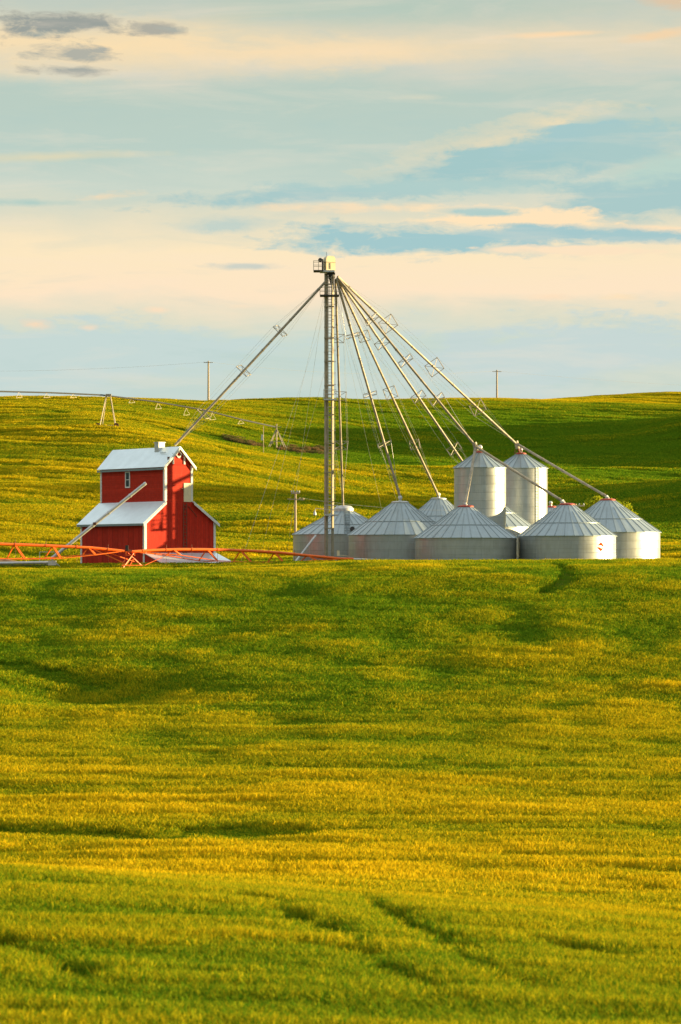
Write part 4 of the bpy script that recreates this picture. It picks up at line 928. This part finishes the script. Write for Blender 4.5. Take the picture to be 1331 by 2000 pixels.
# ------------------------------------------------------------------ poles and wires
def pole(px, top, d, label, arm_w, armz=0.3, rad=0.15, arms=1, group=None, foot=None):
    x = (px-665.5)/F*d; zb = hz(x, d); zt_ = (1120-top)/F*d
    o = empty('utility_pole', (x, d, zb), label, 'utility pole', group)
    m_ = MB(); m_.tube([(x, d, zb-.6), (x, d, zt_)], [rad*1.25, rad*.85], 10); m_.build('post', M['wood'], o, smooth=True)
    for k_ in range(arms):
        m_ = MB(); zz = zt_-armz-k_*1.0; m_.bar((x-arm_w/2, d-.12, zz), (x+arm_w/2, d-.12, zz), 0.12, 0.14); ar = m_.build('crossarm', M['wood'], o)
        for f_ in (-.46, -.2, .2, .46):
            i_ = MB(); i_.lathe(Vector((x+arm_w*f_, d-.12, zz+.05)), [(0.05, 0), (0.07, .1), (0.04, .22)], 8); i_.build('insulator', M['pale'], ar)
    return Vector((x, d, zt_-armz))
pa = pole(407.5, 705, 828, 'far wooden utility pole on the skyline left of the elevator leg', 2.5, 0.45, 0.24, group='utility poles on the skyline')
pc_ = pole(971, 722.5, 900, 'far wooden utility pole on the skyline right of the elevator leg', 2.6, 0.5, 0.24, group='utility poles on the skyline')
p2 = pole(577.5, 961, 326, 'brown utility pole rising behind the shaded bin left of the elevator leg', 0.9, 0.12, 0.13)
m_ = MB(); m_.bar(p2+Vector((-0.85, -.1, -.62)), p2+Vector((0.95, -.1, -.72)), 0.09); m_.lathe(p2+Vector((0.45, -.1, -.72)), [(.07, .03), (.10, .12), (.06, .24)], 8); m_.lathe(p2+Vector((0.85, -.1, -.74)), [(.07, .03), (.10, .12), (.06, .24)], 8)
m_.build('crossarm', M['wood'], bpy.data.objects['utility_pole.002'])
p3 = pole(1125, 984, 338, 'wooden utility pole whose crossarm pokes out between the right bins, before the tree', 1.9, 0.22, 0.13)
def wire(pts, r, sag):
    m_ = MB()
    for a_, b_ in zip(pts[:-1], pts[1:]): m_.tube([a_.lerp(b_, t_)-Vector((0, 0, sag*4*t_*(1-t_))) for t_ in np.linspace(0, 1, 14)], r, 5, cap=False)
    return m_
w1 = wire([P(-420, 714, 800), pa+Vector((0, 0, .2)), pc_+Vector((0, 0, .2)), P(1800, 760, 1000)], 0.02, 2.0)
w1.build('wire', M['wire'], None, loc=pa); pw_ = bpy.data.objects['wire']; pw_.name = 'power_line'; pw_.data.name = 'power_line'; tag(pw_, 'thin power line sagging across the sky between the two skyline poles', 'power line')
w2 = wire([p2+Vector((.45, -.1, -.5)), p3+Vector((-.5, -.1, .2))], 0.012, 1.0).build('power_line', M['wire'], None, loc=p2); tag(w2, 'thin power line behind the bins from the brown pole to the tree pole', 'power line')

# ------------------------------------------------------------------ tree and scrub
leafm = bpy.data.materials.new('leaf'); leafm.use_nodes = True; t = leafm.node_tree; t.nodes.clear(); q = NB(t)
oi_ = t.nodes.new('ShaderNodeNewGeometry'); col_ = q.mix(oi_.outputs['Random Per Island'], (0.22, 0.30, 0.012), (0.50, 0.46, 0.02))
df = t.nodes.new('ShaderNodeBsdfDiffuse'); tr = t.nodes.new('ShaderNodeBsdfTranslucent'); mx = t.nodes.new('ShaderNodeMixShader'); mx.inputs[0].default_value = .5
t.links.new(col_, df.inputs[0]); t.links.new(col_, tr.inputs[0]); t.links.new(df.outputs[0], mx.inputs[1]); t.links.new(tr.outputs[0], mx.inputs[2]); oo = t.nodes.new('ShaderNodeOutputMaterial'); t.links.new(mx.outputs[0], oo.inputs[0])
def tree(px, d, label, lobes, trunk_r=0.25, seed=4, nleaf=900, leaf=0.16):
    x = (px-665.5)/F*d; zb = hz(x, d); o = empty('leafy_tree', (x, d, zb), label, 'tree'); rnd = random.Random(seed)
    cen = [Vector(((a_-665.5)/F*d, d+dy_, (1120-r_)/F*d)) for a_, r_, rr, dy_ in lobes]
    m_ = MB(); top = Vector((x, d, zb+1.6)); m_.tube([(x, d, zb-.3), (x+.05, d, zb+.8), top], [trunk_r*1.3, trunk_r, trunk_r*.8], 9)
    for c_ in cen: m_.tube([top-Vector((0, 0, .2)), top.lerp(c_, .5)+Vector((rnd.uniform(-.2, .2), 0, .1)), c_], [trunk_r*.5, trunk_r*.28, .04], 7)
    m_.build('trunk', M['wood'], o, smooth=True)
    m_ = MB()
    for c_, (a_, r_, rr, dy_) in zip(cen, lobes):
        for i in range(nleaf):
            v_ = Vector((rnd.gauss(0, 1), rnd.gauss(0, 1), rnd.gauss(0, 1))).normalized()*rr*rnd.uniform(0.25, 1.0)**0.6*(0.85+0.25*rnd.random()); v_.z *= .8
            p_ = c_+v_; a1 = Vector((rnd.gauss(0, 1), rnd.gauss(0, 1), rnd.gauss(0, 1))).normalized(); b1 = a1.orthogonal().normalized(); s_ = leaf*rnd.uniform(.6, 1.3)
            m_.add([p_-a1*s_, p_+b1*s_*.5, p_+a1*s_, p_-b1*s_*.5], [(0, 1, 2, 3)])
    m_.build('crown', leafm, o)
tree(1178, 348, 'rounded yellow green leafy tree behind the rightmost grain bins', [(1163, 988, 1.3, -.3), (1192, 992, 1.5, .6), (1142, 1000, 1.2, -.3), (1214, 996, 1.3, -.4), (1230, 1008, 1.0, 0), (1180, 1022, 1.9, .5), (1150, 1028, 1.4, 0), (1166, 978, .7, 0), (1134, 1010, .9, -.2)], nleaf=330, leaf=0.17)
sc_src = tuft('tuft_scrub', 1.6, 160, 0.10, 0.9, scrub_mat, 0.5, 9)
rs = np.random.RandomState(12); SX = []; SY = []
for (px_, row_, rx, ry) in SCRUB:
    p = hit(px_, row_, 600, 690); a_ = rs.uniform(0, 2*math.pi, 70); r_ = np.sqrt(rs.uniform(0, 1, 70)); SX.append(p.x+rx*r_*np.cos(a_)); SY.append(p.y+ry*r_*np.sin(a_))
SX = np.concatenate(SX); SY = np.concatenate(SY); n = len(SX); s_ = rs.uniform(.4, 1.0, n)
scatter('scrub', SX, SY, np.stack([s_, s_, s_*rs.uniform(.4, 1.3, n)], 1), rs.uniform(0, .9, n), sc_src, 'brown and green scrub in the shaded hollow by the far pivot', 'scrub')
# rough grass of the farmyard
ys = rs.uniform(276, 342, 5200); pxs = rs.uniform(-350, 1700, 5200); xs = (pxs-665.5)/F*ys
def inside(b_): return np.hypot(xs-b_[1].x, ys-b_[1].y) < b_[2]+.6
bad = np.zeros(len(xs), bool)
for b_ in (binA, binB, binC, binD, binE, binF, binG, binH, binI, binJ): bad |= inside(b_)
ra = (xs-O.x)*gr.x+(ys-O.y)*gr.y; rb_ = -((xs-O.x)*gn.x+(ys-O.y)*gn.y)
bad |= (ra > -1) & (ra < Wb+1) & (rb_ > -4) & (rb_ < Lb+1)
bad |= (np.hypot((xs-bank.location.x)/6.2, (ys-bank.location.y)/3.0) < 1)
xs, ys = xs[~bad], ys[~bad]; n = len(xs); s_ = rs.uniform(.6, 1.2, n)
scatter('grass', xs, ys, np.stack([s_, s_, s_*.55], 1), rs.uniform(.0, .6, n), tuft('tuft_grass', 1.6, 200, 0.05, 0.8, wheat_mat, .35, 12), 'rough green grass of the farmyard around the barn and bins', 'grass')
